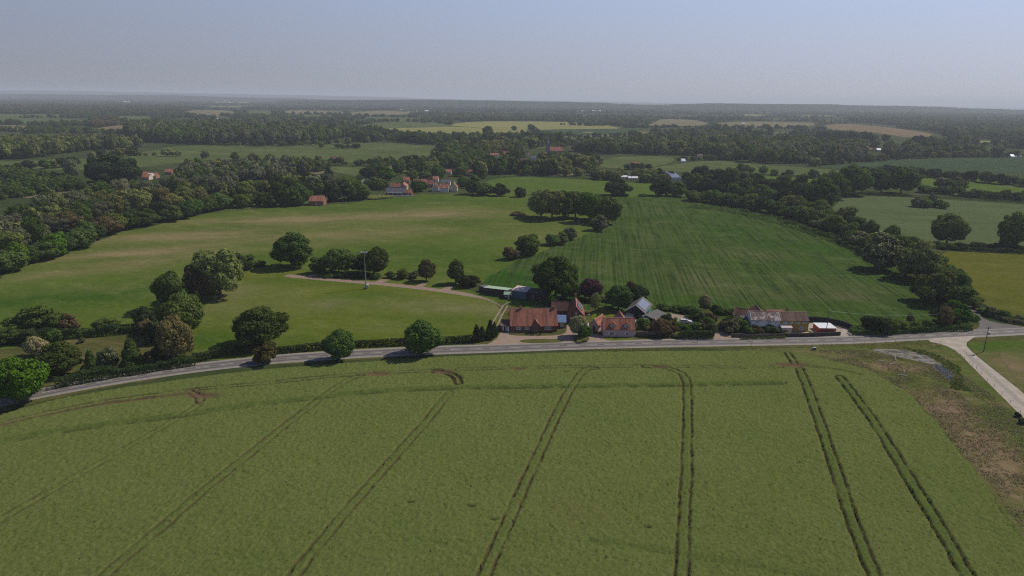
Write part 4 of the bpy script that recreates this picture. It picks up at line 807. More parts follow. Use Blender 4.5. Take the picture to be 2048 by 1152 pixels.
# ================================================================ WOODS (masses nobody could count)
def low_crown(name, seed, tall=1.0):
    me = crown(name, seed, 420, .115, 'tall' if tall > 1 else 'round', -.02, 14); return me
WOODMATS = {'a': [L_oak, L_mid, L_dark, L_olive], 'g': [L_grey, L_mid, L_oak, L_olive], 'b': [L_brown, L_oak, L_brown, L_copper], 'd': [L_oak, L_dark, L_mid, L_oak]}
SRC = {}
def src_tree(mat, v, px, py, label):
    """a small tree that stands in the landscape and whose crown the woods repeat"""
    key = (mat.name, v)
    if key not in SRC:
        me = low_crown('crown', 200+len(SRC), 1.3 if v else 1.0); me.materials.append(mat)
        g, t = at(px, py); e = empty('tree', g); props(e, label, 'tree', 'small trees at the wood edges')
        c = link('crown', me, e); c.scale = (11, 11, 10); SRC[key] = c
    return SRC[key]
_slots = iter([(196, 300), (214, 298), (268, 306), (236, 310), (410, 318), (420, 292), (455, 288), (470, 320), (505, 322), (540, 322), (566, 288), (590, 287), (640, 306), (660, 322), (700, 321), (733, 318), (770, 318), (800, 299), (830, 300), (856, 312), (690, 300), (745, 300)])
def srcs(kind):
    out = []
    for i, m in enumerate(WOODMATS[kind]):
        v = i % 2
        if (m.name, v) not in SRC:
            p = next(_slots); src_tree(m, v, p[0], p[1], f'small {m.name.split("_")[0]} tree standing on or beside the pale valley meadow')
        out.append(SRC[(m.name, v)])
    return out
def woodland(name, label, pts, kind):
    """pts: list of (x, y, width, height); one object whose geometry nodes set a crown on each point"""
    me = bpy.data.meshes.new(name); me.from_pydata([(p[0], p[1], p[4] if len(p) > 4 else 0) for p in pts], [], [])
    a = me.attributes.new('size', 'FLOAT_VECTOR', 'POINT'); a.data.foreach_set('vector', np.array([(p[2], p[2], p[3]) for p in pts], np.float32).ravel())
    o = link(name, me); props(o, label, kind='stuff')
    g = bpy.data.node_groups.new(name, 'GeometryNodeTree')
    g.interface.new_socket('Geometry', in_out='INPUT', socket_type='NodeSocketGeometry'); g.interface.new_socket('Geometry', in_out='OUTPUT', socket_type='NodeSocketGeometry')
    N = g.nodes.new; L = g.links.new; gi = N('NodeGroupInput'); go = N('NodeGroupOutput')
    j = N('GeometryNodeJoinGeometry')
    for s in srcs(kind):
        oi = N('GeometryNodeObjectInfo'); oi.inputs['Object'].default_value = s; oi.inputs['As Instance'].default_value = True; oi.transform_space = 'ORIGINAL'; L(oi.outputs['Geometry'], j.inputs[0])
    ip = N('GeometryNodeInstanceOnPoints'); L(gi.outputs[0], ip.inputs['Points']); L(j.outputs[0], ip.inputs['Instance']); ip.inputs['Pick Instance'].default_value = True
    ri = N('GeometryNodeInputNamedAttribute'); ri.data_type = 'INT'; ri.inputs['Name'].default_value = 'kind_index'; L(ri.outputs[0], ip.inputs['Instance Index'])
    ax_ = np.array([(p[0], p[1]) for p in pts]); far_ = 60+np.mean(ax_[:, 1])*.06; pick = np.clip(vnoise(ax_[:, 0], ax_[:, 1], far_, 5+len(pts) % 7)*1.6-.3, 0, .999)*4; rnd_ = RNG.random(len(pts)); pick = np.where(rnd_ < .35, RNG.random(len(pts))*4, pick).astype(np.int32)
    a = me.attributes.new('kind_index', 'INT', 'POINT'); a.data.foreach_set('value', pick)
    rr = N('FunctionNodeRandomValue'); rr.data_type = 'FLOAT_VECTOR'; rr.inputs[1].default_value = (0, 0, 6.28); rr.inputs['Seed'].default_value = 3; L(rr.outputs[0], ip.inputs['Rotation'])
    na = N('GeometryNodeInputNamedAttribute'); na.data_type = 'FLOAT_VECTOR'; na.inputs['Name'].default_value = 'size'; L(na.outputs[0], ip.inputs['Scale'])
    L(ip.outputs[0], go.inputs[0]); md = o.modifiers.new('trees', 'NODES'); md.node_group = g
    NW[0] += len(pts); return o
NW = [0]
def wood(name, label, poly, kind, wm=11, hm=12, sp=.62, seed=1, keep=1.0):
    """fill a ground outline with crowns; spacing widens with distance so that no more are built than can be told apart"""
    rs = random.Random(seed); P = poly; ys_ = [p[1] for p in P]; xs_ = [p[0] for p in P]; out = []; y = min(ys_)
    ax = np.array([0.]);
    while y < max(ys_):
        g, t = at((min(xs_)+max(xs_))/2, y); pm = CF/t; sy = max(.9, wm*sp*pm*CH/t); sx = max(2.2, wm*sp*pm); x = min(xs_)
        row = []
        while x < max(xs_): row.append((x+rs.uniform(-.45, .45)*sx, y+rs.uniform(-.45, .45)*sy)); x += sx
        if row:
            A = np.array(row); m = in_poly(A[:, 0], A[:, 1], P)
            for PF in FARP:
                if min(p[1] for p in PF) < y+2 and max(p[1] for p in PF) > y-.7*hm*pm-2: m &= ~(in_poly(A[:, 0], A[:, 1], PF) | in_poly(A[:, 0], A[:, 1]-.6*hm*pm, PF))
            for (qx, qy) in A[m]:
                if rs.random() > keep or blocked(qx, qy, wm*pm, hm*pm): continue
                if not in_poly(np.array([qx]), np.array([qy-.8*hm*pm]), P)[0] and hm*pm > 2.5: continue
                gg, tt = at(qx, qy); k = max(1, 2.6*tt/CF/wm); f = rs.choice((rs.uniform(.45, .8), rs.uniform(.8, 1.15), rs.uniform(.9, 1.4)))
                out.append((gg.x, gg.y, wm*k**.7*rs.uniform(.75, 1.1)*(.55+.5*f), hm*f))
        y += sy
    return woodland(name, label, out, kind)
def treeline(name, label, lines, kind, wm=10, hm=9, seed=1, sp=.7, gap=.12):
    rs = random.Random(seed); out = []
    for ln in lines:
        P = [G(*p).to_2d() for p in ln]
        for a, b in zip(P[:-1], P[1:]):
            L = (b-a).length; n = max(1, int(L/(wm*sp))); big = (a.length/CF)*2.2
            n = min(n, int(L/max(big*.5, .1))+1)
            for i in range(n):
                if rs.random() < gap: continue
                p = a.lerp(b, (i+rs.random()*.8)/n); f = rs.uniform(.5, 1.5); ww = max(wm*f, big*.8); out.append((p.x, p.y+rs.uniform(-3, 3), ww, max(hm*f, big*.4)))
    return woodland(name, label, out, kind)
wood('woodland', 'dark wood with silvery willows on the left, far below the horizon', [(-150, 312), (-150, 275), (0, 268), (120, 266), (245, 262), (250, 266), (400, 262), (560, 268), (700, 268), (760, 276), (880, 290), (880, 280), (820, 268), (720, 254), (600, 246), (480, 241), (260, 243), (250, 256), (190, 263), (0, 260), (-150, 262), (-150, 262)], 'a', 12, 15, seed=2)
wood('woodland', 'mixed wood left of the valley meadow', [(-150, 322), (-150, 285), (0, 275), (150, 272), (260, 274), (300, 280), (320, 288), (250, 300), (190, 300), (140, 306), (60, 318)], 'a', 12, 15, seed=3)
wood('woodland', 'tall dense wood above the valley meadow', [(248, 272), (250, 250), (300, 245), (420, 243), (560, 250), (700, 256), (740, 268), (640, 284), (520, 291), (380, 289), (300, 285)], 'g', 13, 19, seed=4)
wood('woodland', 'rows of young trees and thicket at the left edge', [(-200, 425), (-200, 335), (0, 332), (80, 342), (150, 352), (170, 372), (260, 378), (300, 384), (160, 380), (60, 392), (0, 402), (-60, 415)], 'd', 8, 7, seed=5)
wood('woodland', 'willow thicket behind the wood edge on the left', [(-200, 520), (-200, 445), (0, 442), (40, 440), (60, 408), (130, 392), (300, 378), (400, 366), (500, 362), (560, 370), (480, 384), (300, 400), (200, 430), (90, 470), (0, 500)], 'g', 9, 10, seed=6, keep=.85)
wood('woodland', 'silvery trees between the left farm and the village', [(270, 366), (300, 350), (340, 348), (380, 330), (500, 322), (640, 318), (720, 322), (700, 336), (640, 344), (580, 352), (520, 362), (430, 368), (330, 376)], 'g', 10, 12, seed=7, keep=.9)
wood('woodland', 'trees around the village houses on the left', [(500, 396), (520, 368), (600, 352), (700, 350), (800, 338), (900, 330), (960, 330), (985, 345), (960, 360), (900, 352), (800, 356), (700, 368), (640, 386), (560, 396)], 'a', 11, 13, seed=8, keep=.9)
wood('woodland', 'trees hiding the village around the church', [(830, 322), (880, 300), (880, 290), (960, 284), (1050, 282), (1056, 300), (1130, 312), (1200, 310), (1210, 326), (1190, 345), (1100, 352), (1000, 350), (940, 348), (880, 340)], 'a', 11, 13, seed=9, keep=.85)
wood('woodland', 'row of tall trees before the yellow field', [(700, 288), (700, 255), (760, 254), (860, 262), (940, 270), (1060, 266), (1130, 268), (1135, 284), (1060, 300), (960, 294), (880, 292), (780, 284)], 'a', 14, 16, seed=29, keep=.6)
wood('woodland', 'hedgerow trees above the village pasture', [(1150, 356), (1150, 346), (1240, 340), (1330, 342), (1450, 352), (1480, 366), (1400, 372), (1300, 366), (1200, 360)], 'a', 10, 9, seed=10, keep=.6)
wood('woodland', 'broad belt of woodland right of the church', [(1130, 300), (1140, 284), (1250, 282), (1300, 268), (1400, 262), (1520, 272), (1700, 282), (1860, 290), (2048, 296), (2250, 300), (2250, 315), (2048, 314), (1960, 313), (1850, 314), (1760, 318), (1680, 322), (1600, 328), (1520, 328), (1450, 318), (1400, 312), (1280, 309), (1180, 308)], 'g', 15, 17, .7, seed=11, keep=.8)
wood('woodland', 'hazy woods beyond the belt on the right', [(1290, 262), (1330, 254), (1430, 256), (1520, 258), (1600, 268), (1700, 265), (1790, 276), (1900, 276), (2048, 280), (2250, 286), (2250, 300), (2048, 298), (1850, 292), (1700, 284), (1500, 274), (1380, 264)], 'a', 15, 16, .75, seed=12, keep=.75)
wood('woodland', 'large dark forest on the right below the horizon', [(1700, 246), (1690, 228), (1650, 221), (1750, 220), (1900, 223), (2048, 226), (2300, 232), (2300, 288), (2048, 282), (1900, 276), (1870, 266), (1780, 250)], 'a', 13, 15, seed=13)
wood('woodland', 'reddish-brown wood on the left below the horizon', [(-150, 226), (-150, 210), (60, 209), (200, 208), (330, 209), (385, 214), (370, 224), (300, 231), (170, 229), (0, 227)], 'b', 13, 15, seed=14)
wood('woodland', 'brown hedgerow wood joining the left fields', [(170, 252), (178, 238), (220, 232), (260, 240), (290, 244), (250, 252), (210, 258)], 'b', 12, 13, seed=15)
wood('woodland', 'distant wooded country on the left', [(-150, 206), (-150, 190), (0, 191), (300, 193), (500, 199), (700, 203), (690, 212), (600, 212), (480, 211), (400, 212), (330, 208), (100, 207)], 'a', 14, 12, seed=16, keep=.5)
wood('woodland', 'wooded country below the right hills', [(700, 215), (700, 206), (850, 206), (1000, 208), (1200, 212), (1400, 217), (1640, 219), (1690, 230), (1600, 229), (1400, 223), (1250, 228), (1100, 226), (1000, 222), (850, 216)], 'a', 14, 13, seed=17, keep=.6)
wood('woodland', 'trees around the far village', [(860, 240), (870, 228), (960, 226), (1120, 230), (1270, 232), (1330, 235), (1290, 246), (1240, 252), (1120, 243), (1000, 242), (920, 244)], 'a', 12, 11, seed=18, keep=.7)
wood('woodland', 'trees around the far tan fields on the left', [(470, 235), (470, 226), (560, 231), (700, 236), (740, 246), (720, 254), (600, 246), (500, 243)], 'a', 12, 12, seed=19, keep=.7)
treeline('hedgerow', 'hedgerow trees between the distant fields',
    [[(0, 228), (170, 229)], [(40, 236), (135, 235)], [(0, 249), (180, 250), (60, 257)], [(480, 219), (700, 220)], [(380, 219), (470, 220)], [(470, 222), (480, 232), (560, 236), (720, 240)], [(545, 221), (555, 232)], [(690, 222), (700, 234)], [(565, 229), (690, 230)],
     [(690, 233), (860, 236), (850, 246)], [(720, 246), (780, 243), (880, 244)], [(1120, 250), (1180, 252), (1240, 253)], [(1250, 256), (1400, 256), (1560, 258), (1650, 262)], [(1290, 252), (1320, 238), (1400, 240), (1500, 241), (1650, 244)], [(1420, 240), (1430, 254)], [(880, 246), (905, 250)],
     [(740, 271), (860, 274), (960, 277), (1060, 274), (1170, 275), (1300, 272)], [(1060, 258), (1075, 268)], [(1100, 300), (1160, 286), (1250, 287)], [(1340, 228), (1500, 228), (1680, 230)], [(1400, 235), (1560, 236), (1700, 238)], [(880, 222), (1000, 225)], [(560, 208), (800, 211)], [(400, 208), (520, 209)], [(0, 199), (400, 204)], [(600, 217), (800, 219)], [(490, 215), (700, 216)],
     [(1200, 218), (1400, 220), (1640, 222)], [(440, 232), (540, 238), (620, 242)]], 'd', 12, 10, seed=21)
treeline('hedgerow', 'scattered hedge trees in the middle distance',
    [[(20, 343), (90, 338), (150, 332)], [(180, 317), (230, 313), (290, 312), (360, 313)], [(420, 292), (560, 293), (700, 288)], [(880, 296), (870, 320), (800, 328)], [(1620, 333), (1700, 326), (1800, 319)], [(1240, 340), (1300, 338)], [(1350, 322), (1480, 320)], [(1480, 346), (1560, 352), (1700, 362), (1840, 372)], [(640, 296), (720, 298)], [(660, 330), (760, 332), (860, 326)], [(390, 400), (480, 394), (560, 396)], [(1800, 318), (1900, 315), (2048, 315)], [(1120, 352), (1200, 350)], [(1370, 360), (1480, 364)]], 'a', 10, 8, seed=22)
def scatter(name, label, y0, y1, thr, kind, cell, seed, wm=12, hm=11):
    rg = np.random.default_rng(seed); out = []; y = y0
    while y < y1:
        t = at(1024, y)[1]; pm = CF/t; sx = max(2.4, wm*.7*pm); sy = max(.9, wm*.8*pm*CH/t)
        qx = np.arange(-80, 2130, sx); qx = qx+rg.uniform(-.5, .5, len(qx))*sx; qy = y+rg.uniform(-.5, .5, len(qx))*sy; y += sy
        a = (qx-1024)/CF; b_ = -(qy-576)/CF; dx = _f.x+a*_r.x+b_*_u.x; dy = _f.y+a*_r.y+b_*_u.y; dz = _f.z+a*_r.z+b_*_u.z; tt = -CH/dz; X = dx*tt; Y = dy*tt
        v = vnoise(X*.35, Y, cell, seed)*.6+vnoise(X, Y, cell*.25, seed+1)*.4; ok_ = v > thr
        for P in FARP: ok_ &= ~(in_poly(qx, qy, P) | in_poly(qx, qy-.6*hm*pm, P))
        for i in np.nonzero(ok_)[0]:
            if blocked(qx[i], qy[i], wm*pm, hm*pm): continue
            k = max(1, 2.4*t/CF/wm); out.append((X[i], Y[i], wm*k**.7*rg.uniform(.6, 1.1), hm*rg.uniform(.5, 1.3)))
    return woodland(name, label, out, kind)
scatter('woodland', 'scattered copses over the distant farmland', 199, 236, .55, 'd', 420, 31)
scatter('woodland', 'scattered clumps and field trees below the far fields', 236, 272, .60, 'a', 160, 33)
print('WOOD', NW[0])

# ================================================================ BUILDINGS
B_red = brick_mat('red_brick', (0.20, 0.075, 0.05), (0.15, 0.055, 0.04), (0.22, 0.17, 0.14))
B_brick2 = brick_mat('soft_brick', (0.28, 0.12, 0.08), (0.22, 0.09, 0.06), (0.3, 0.24, 0.2))
B_pink = plain('pink_render', (0.46, 0.32, 0.31), (0.38, 0.26, 0.25), 0.7)
B_white = plain('white_render', (0.62, 0.61, 0.59), (0.50, 0.49, 0.47), 0.6)
B_cream = plain('cream_render', (0.55, 0.49, 0.38), (0.45, 0.40, 0.31), 0.6)
B_yellow = plain('ochre_render', (0.42, 0.25, 0.065), (0.34, 0.20, 0.05), 0.6)
B_black = plain('black_boards', (0.022, 0.024, 0.028), (0.035, 0.036, 0.04), 2, stretch=(1, 1, 6))
B_blue = plain('blue_boards', (0.085, 0.125, 0.175), (0.06, 0.09, 0.13), 1.5, stretch=(4, 1, .2))
B_teal = plain('teal_boards', (0.05, 0.26, 0.20), (0.04, 0.20, 0.16), 2)
B_dkwood = plain('dark_timber', (0.055, 0.042, 0.035), (0.035, 0.028, 0.024), 2, stretch=(5, 1, .3))
B_wood = plain('weathered_timber', (0.15, 0.11, 0.085), (0.09, 0.07, 0.055), 2, stretch=(5, 5, .3))
B_redp = plain('orange_red_panel', (0.52, 0.10, 0.045), (0.42, 0.08, 0.04), 1)
R_red = roof_mat('brown_red_tiles', (0.27, 0.105, 0.07), (0.19, 0.08, 0.058))
R_oran = roof_mat('orange_pantiles', (0.40, 0.175, 0.115), (0.29, 0.13, 0.085))
R_pink = roof_mat('pinkish_pantiles', (0.36, 0.145, 0.095), (0.27, 0.105, 0.075))
R_dk = roof_mat('dark_red_tiles', (0.14, 0.065, 0.05), (0.09, 0.05, 0.042))
R_lich = roof_mat('lichened_tiles', (0.20, 0.14, 0.13), (0.14, 0.10, 0.095), moss=(0.48, 0.42, 0.42))
R_brown = roof_mat('brown_tiles', (0.17, 0.105, 0.08), (0.12, 0.08, 0.065))
R_felt = plain('grey_felt', (0.10, 0.10, 0.095), (0.075, 0.078, 0.07), 1)
R_slate = plain('slate', (0.10, 0.11, 0.13), (0.075, 0.08, 0.095), 1)
R_green = plain('green_metal_roof', (0.30, 0.40, 0.29), (0.24, 0.33, 0.23), 1, stretch=(3, .2, 1))
R_pale = plain('pale_sheet_roof', (0.50, 0.42, 0.40), (0.42, 0.36, 0.35), 1)
R_white = plain('white_roof', (0.66, 0.68, 0.72), (0.55, 0.57, 0.6), 1, rough=.5)
R_dksheet = plain('mossy_dark_sheet', (0.045, 0.06, 0.05), (0.03, 0.04, 0.035), 1)
M_frame = plain('white_paint', (0.72, 0.71, 0.69), (0.62, 0.61, 0.6), 2, 0.5)
M_pane = plain('window_glass', (0.10, 0.105, 0.11), (0.05, 0.055, 0.065), 1.5, 0.15, 0.6)
M_solar = plain('solar_panel', (0.17, 0.185, 0.25), (0.13, 0.145, 0.20), .6, 0.22, 0.8)
M_cons = plain('conservatory_glass', (0.07, 0.12, 0.24), (0.14, 0.20, 0.32), .9, 0.15, 0.8)
M_post = plain('timber_pole', (0.12, 0.10, 0.085), (0.08, 0.07, 0.06), 2)
M_steel = plain('galvanised_steel', (0.38, 0.39, 0.40), (0.30, 0.31, 0.32), 2, 0.45, metal=.6)
M_ridge = plain('pale_verge_tiles', (0.42, 0.26, 0.20), (0.34, 0.2, 0.16), 2)

class House:
    """local frame: x along the front, y away from the camera, z up; origin at the front left corner"""
    def __init__(s, name, label, p0, p1, cat='house', depth=7, world=False):
        a = Vector(p0) if world else G(*p0); b = Vector(p1) if world else G(*p1); d = b-a; s.L = d.to_2d().length; s.D = depth
        s.e = empty(name, (a.x, a.y, 0), math.atan2(d.y, d.x)); props(s.e, label, cat)
    def gable(s, hw, rise, wm, rm, x0=0, x1=None, y0=0, y1=None, axis='x', ov=.35, wname='wall', rname='roof', verge=None, off=0.5, th=.14):
        """walls with a pitched roof; axis: the way the ridge runs; off: where the ridge stands between the eaves"""
        x1 = s.L if x1 is None else x1; y1 = s.D if y1 is None else y1
        Mx = None
        if axis == 'x': A0, A1, B0, B1 = y0, y1, x0, x1; sw = Matrix(((0, 1, 0, 0), (1, 0, 0, 0), (0, 0, 1, 0), (0, 0, 0, 1)))
        else: A0, A1, B0, B1 = x0, x1, y0, y1; sw = Matrix.Identity(4)
        c = A0+(A1-A0)*off; zr = hw+rise
        m = MB(); m.prism([(A0, 0), (A1, 0), (A1, hw), (c, zr-.02), (A0, hw)], B0, B1, sw); w_ = m.build(wname, wm, s.e)
        k0 = rise/(c-A0); k1 = rise/(A1-c); r = MB()
        r.prism([(A0-ov, hw-ov*k0), (c, zr), (A1+ov, hw-ov*k1), (A1+ov, hw-ov*k1+th*1.2), (c, zr+th*1.3), (A0-ov, hw-ov*k0+th*1.2)], B0-ov*.6, B1+ov*.6, sw)
        r_ = r.build(rname, rm, s.e)
        t = MB(); t.tube(sw @ Vector((c, B0-ov*.6, zr+th*1.25)), sw @ Vector((c, B1+ov*.6, zr+th*1.25)), .11, n=6); t.build('ridge_tiles', M_ridge if rm in (R_red, R_oran, R_pink, R_brown, R_lich) else rm, r_)
        if verge:
            v = MB()
            for yy in (B0-ov*.6-.06, B1+ov*.6-.04):
                v.prism([(A0-ov, hw-ov*k0-.12), (c, zr-.12), (A1+ov, hw-ov*k1-.12), (A1+ov, hw-ov*k1+th*1.5), (c, zr+th*1.7), (A0-ov, hw-ov*k0+th*1.5)], yy, yy+.1, sw)
            v.build('bargeboard', verge, s.e)
        s.rf = r_; return s
    def flat(s, h, wm, rm, x0=0, x1=None, y0=0, y1=None, hb=None, ov=.25, wname='wall', th=.12):
        x1 = s.L if x1 is None else x1; y1 = s.D if y1 is None else y1; hb = h if hb is None else hb; k = (hb-h)/(y1-y0)
        sw = Matrix(((0, 1, 0, 0), (1, 0, 0, 0), (0, 0, 1, 0), (0, 0, 0, 1)))
        MB().prism([(y0, 0), (y1, 0), (y1, hb-.01), (y0, h-.01)], x0, x1, sw).build(wname, wm, s.e)
        MB().prism([(y0-ov, h-ov*k), (y1+ov, hb+ov*k), (y1+ov, hb+ov*k+th), (y0-ov, h-ov*k+th)], x0-ov, x1+ov, sw).build('roof', rm, s.e); return s
    def win(s, u, z, w_=1.2, h=1.1, y=0, side='front', n=2, x=None, frame=None):
        """front: on the wall facing the camera; left/right: on the end walls, u measured along y"""
        f = MB(); p = MB(); T = {'front': Matrix.Translation((u, y, z)), 'right': Matrix.Translation((s.L if x is None else x, u, z)) @ Matrix.Rotation(R(90), 4, 'Z'), 'left': Matrix.Translation((0 if x is None else x, u, z)) @ Matrix.Rotation(R(-90), 4, 'Z')}[side]
        b = .15; f.box(-w_/2, w_/2, -.07, .03, -h/2, -h/2+b, T); f.box(-w_/2, w_/2, -.07, .03, h/2-b, h/2, T)
        for i in range(n+1):
            xx = -w_/2+(w_-b)*i/n; f.box(xx, xx+b, -.068, .028, -h/2+b, h/2-b, T)
        o = f.build('window', frame or M_frame, s.e); p.box(-w_/2+.03, w_/2-.03, -.03, .02, -h/2+.04, h/2-.04, T); p.build('pane', M_pane, o); return s
    def door(s, u, w_=1.0, h=2.05, y=0, mat=None):
        d = MB().box(u-w_/2, u+w_/2, y-.06, y+.03, .02, h).build('door', mat or M_frame, s.e)
        MB().box(u+w_/2-.2, u+w_/2-.1, y-.11, y-.06, 1, 1.1).build('handle', M_steel, d); return s
    def chimney(s, x, y, z0, z1, w_=.7, mat=None, pots=2):
        c = MB().box(x-w_/2, x+w_/2, y-w_/2*.8, y+w_/2*.8, z0, z1).box(x-w_/2-.07, x+w_/2+.07, y-w_*.4-.07, y+w_*.4+.07, z1, z1+.14).build('chimney', mat or B_brick2, s.rf)
        m = MB()
        for i in range(pots): m.tube((x+(i-(pots-1)/2)*.3, y, z1+.14), (x+(i-(pots-1)/2)*.3, y, z1+.55), .11, .09)
        m.build('chimney_pot', R_oran, c); return s

# bungalow
h = House('bungalow', 'long red-brick bungalow with a big brown-red roof and small gabled porch', (1021, 664.5), (1114, 664), depth=11.5)
h.gable(2.6, 4.3, B_red, R_red, ov=.5)
for u in (.175, .355, .80): h.win(h.L*u, 1.45, 1.7 if u < .7 else 2.2, 1.15, n=3)
pu = h.L*.545
h.gable(2.5, 1.75, B_red, R_red, x0=pu-1.7, x1=pu+1.7, y0=-1.1, y1=3.2, axis='y', ov=.35, wname='porch', rname='porch_roof')
h.door(pu, 1.3, 2.1, y=-1.1, mat=B_wood); h.rf = [o for o in h.e.children if o.name.startswith('roof')][0]
h.chimney(h.L*.225, 5.4, 5.9, 7.7, .7); h.chimney(h.L*.955, 5.6, 5.9, 7.8, .75)
h = House('porch_annexe', 'small glazed timber annexe on the left end of the bungalow', (1002, 663), (1019.5, 663.5), cat='annexe', depth=4.5)
h.flat(2.1, B_dkwood, R_brown, hb=2.9, x1=h.L-.2); h.win(.7, 1.2, .6, 1.4, n=1); h.win(1.9, 1.2, .5, 1.5, n=1); h.door(2.6, .6, 1.9)
h = House('conservatory', 'blue-glass-roofed conservatory on the right end of the bungalow', (1115.5, 656), (1131, 656.5), cat='conservatory', depth=5)
h.flat(2.2, B_red, M_cons, hb=3.2, x1=h.L); h.win(h.L*.55, 1.2, 1.4, 1.3, n=3)
m = MB()
for i in range(6): m.box(h.L*i/5-.04, h.L*i/5+.04, -.3, 5.2, 2.33+.0, 2.40)
h2 = House('back_house', 'red-brick house with solar panels on its right roof slope, behind the bungalow', (1136, 645), (1167.5, 646), depth=12.5)
h2.gable(2.7, 3.4, B_red, R_red, axis='y', ov=.4)
h2.win(h2.L*.22, 1.6, 1.1, 1.1, n=2); h2.win(h2.L*.48, 1.5, 1.0, 1.7, n=1); h2.win(h2.L*.78, 1.6, 1.5, 1.1, n=3); h2.win(h2.L*.5, 3.6, .6, .6, n=1)
k = 3.4/(h2.L/2); ang = math.atan(k)
for j in range(2):
    T_ = Matrix.Translation((h2.L/2, 2.2+j*4.2, 6.1)) @ Matrix.Rotation(ang, 4, 'Y'); MB().box(.5, .5+2.75, 0, 3.9, .27, .33, T_).build('solar_panel', M_solar, h2.rf)
h2.chimney(h2.L*.5, 12, 5.6, 7.6, .7)
hx = h2; hx.gable(2.5, 2.6, B_red, R_dk, x0=-6.2, x1=.1, y0=7.2, y1=12.4, axis='x', ov=.35, wname='wing', rname='wing_roof')
# green-roofed sheds
h = House('stable_shed', 'long low open-fronted shed with a pale green metal roof', (968, 588.5), (1014, 594), cat='shed', depth=5.5)
h.flat(2.9, B_dkwood, R_green, hb=2.3, x1=h.L); m = MB()
for i in range(7): m.box(h.L*i/6-.06, h.L*i/6+.06, -.18, -.06, 0, 2.85)
m.build('post', M_post, h.e)
h = House('lean_to', 'small grey lean-to at the left end of the green-roofed shed', (958, 582.5), (967.5, 585.5), cat='shed', depth=4.6); h.flat(2.4, B_dkwood, R_slate, hb=2.0, ov=.12)
h = House('pavilion_hut', 'tiny green-roofed hut in front of the sheds', (1008, 598), (1021, 598.5), cat='hut', depth=2.6)
h.gable(2.0, .7, B_dkwood, R_green, axis='x', ov=.3); h.win(.7, 1.2, .7, .6, n=1); h.door(1.9, .7, 1.8, mat=R_pale)
h = House('blue_barn', 'blue-boarded barn with a pale sheet roof next to the green-roofed shed', (1024, 596), (1052, 600), cat='barn', depth=5.5); h.flat(3.4, B_blue, R_pale, hb=3.9)
h = House('dark_barn', 'dark boarded barn with a mossy roof shaded by the big oak', (1053, 600), (1094, 605), cat='barn', depth=5.5); h.flat(3.2, B_dkwood, R_dksheet, hb=3.7, x0=.3); h.door(2.6, 2.2, 2.3, mat=B_wood)
# pink garage
h = House('garage', 'small pink gabled garage between drive and green lawn', (1179, 660.5), (1196.5, 664), cat='garage', depth=7)
h.gable(2.3, 2.1, B_pink, R_pink, axis='y', ov=.3); h.door(h.L*.5, .9, 1.9, mat=B_dkwood)
# pink cottage
h = House('cottage', 'pink cottage with two dormers in its orange pantile roof', (1206.5, 673.5), (1268.5, 674), depth=5.6)
h.gable(2.85, 3.1, B_pink, R_pink, ov=.25, verge=M_ridge)
for u in (.235, .30, .75): h.win(h.L*u, 1.2, .45, .55, n=1, frame=B_dkwood)
for u in (.18, .36, .70): h.win(h.L*u, 1.25, .4, .8, n=1)
for u in (.30, .74):
    x = h.L*u; d = MB().prism([(x-.95, 3.0), (x+.95, 3.0), (x+.95, 4.35), (x, 5.1), (x-.95, 4.35)], .45, 2.4).build('dormer', B_pink, h.rf)
    MB().prism([(x-1.25, 4.1), (x, 5.12), (x+1.25, 4.1), (x+1.25, 4.3), (x, 5.36), (x-1.25, 4.3)], .1, 2.9).build('dormer_roof', R_pink, d)
    f = MB(); f.box(x-.6, x+.6, .38, .5, 3.45, 4.25).build('window', M_frame, h.rf); MB().box(x-.48, x+.48, .35, .38, 3.57, 4.13).build('pane', M_pane, h.rf)
h.gable(3.3, 2.9, B_brick2, R_oran, x0=h.L*.42, x1=h.L*.88, y0=4.9, y1=10.5, axis='y', ov=.3, wname='rear_wing', rname='rear_wing_roof')
# black barn, rotated
_p = G(1252, 620.6, 2.9); _p.z = 0
h = House('black_barn', 'black-boarded barn with solar panels and a teal side wall', _p, _p+Vector((7.2*math.cos(R(23)), -7.2*math.sin(R(23)), 0)), cat='barn', depth=11.5, world=True)
h.gable(2.9, 2.6, B_black, R_felt, axis='y', ov=.4, verge=M_frame)
k = 2.6/(h.L/2); T_ = Matrix.Translation((h.L/2, 1.0, 5.5)) @ Matrix.Rotation(math.atan(k), 4, 'Y'); MB().box(.3, h.L/2*1.08, 0, 9, .24, .3, T_).build('solar_panel', M_solar, h.rf)
MB().box(h.L+.01, h.L+.12, 6.3, 10.8, .1, 2.7).build('teal_wall', B_teal, h.e); h.win(1.5, 1.3, 2.6, .9, n=4); h.door(h.L*.75, 1.2, 2, mat=B_wood)
_p = G(1312, 639, 2.2); _q = G(1336, 628, 2.2); _p.z = _q.z = 0
h = House('garden_shed', 'dark-walled shed with a tilted grey felt roof', _p, _q, cat='shed', depth=4.6, world=True); h.flat(2.0, B_black, R_felt, hb=2.9, ov=.3)
h = House('summer_house', 'small flat grey-roofed black shed beside the pink cottage garden', (1288, 648), (1303.5, 648), cat='shed', depth=3.2); h.flat(2.0, B_black, R_slate, hb=2.2); h.win(h.L*.4, 1.2, 1.4, .5, n=3)
h = House('brick_shed', 'tiny brick shed with an orange-tiled gable by the wooden fence', (1304, 662), (1318, 662.5), cat='shed', depth=3.6); h.gable(1.9, 1.7, B_brick2, R_pink, axis='y', ov=.2); h.door(h.L*.5, .7, 1.7)
m = MB()
e = empty('pergola', G(1270, 655), R(-8)); props(e, 'low white slatted pergola right of the pink cottage', 'pergola')
for i in range(8): m.box(i*.48, i*.48+.1, -.2, 2.6, 2.1, 2.22)
m.build('slats', M_frame, e)
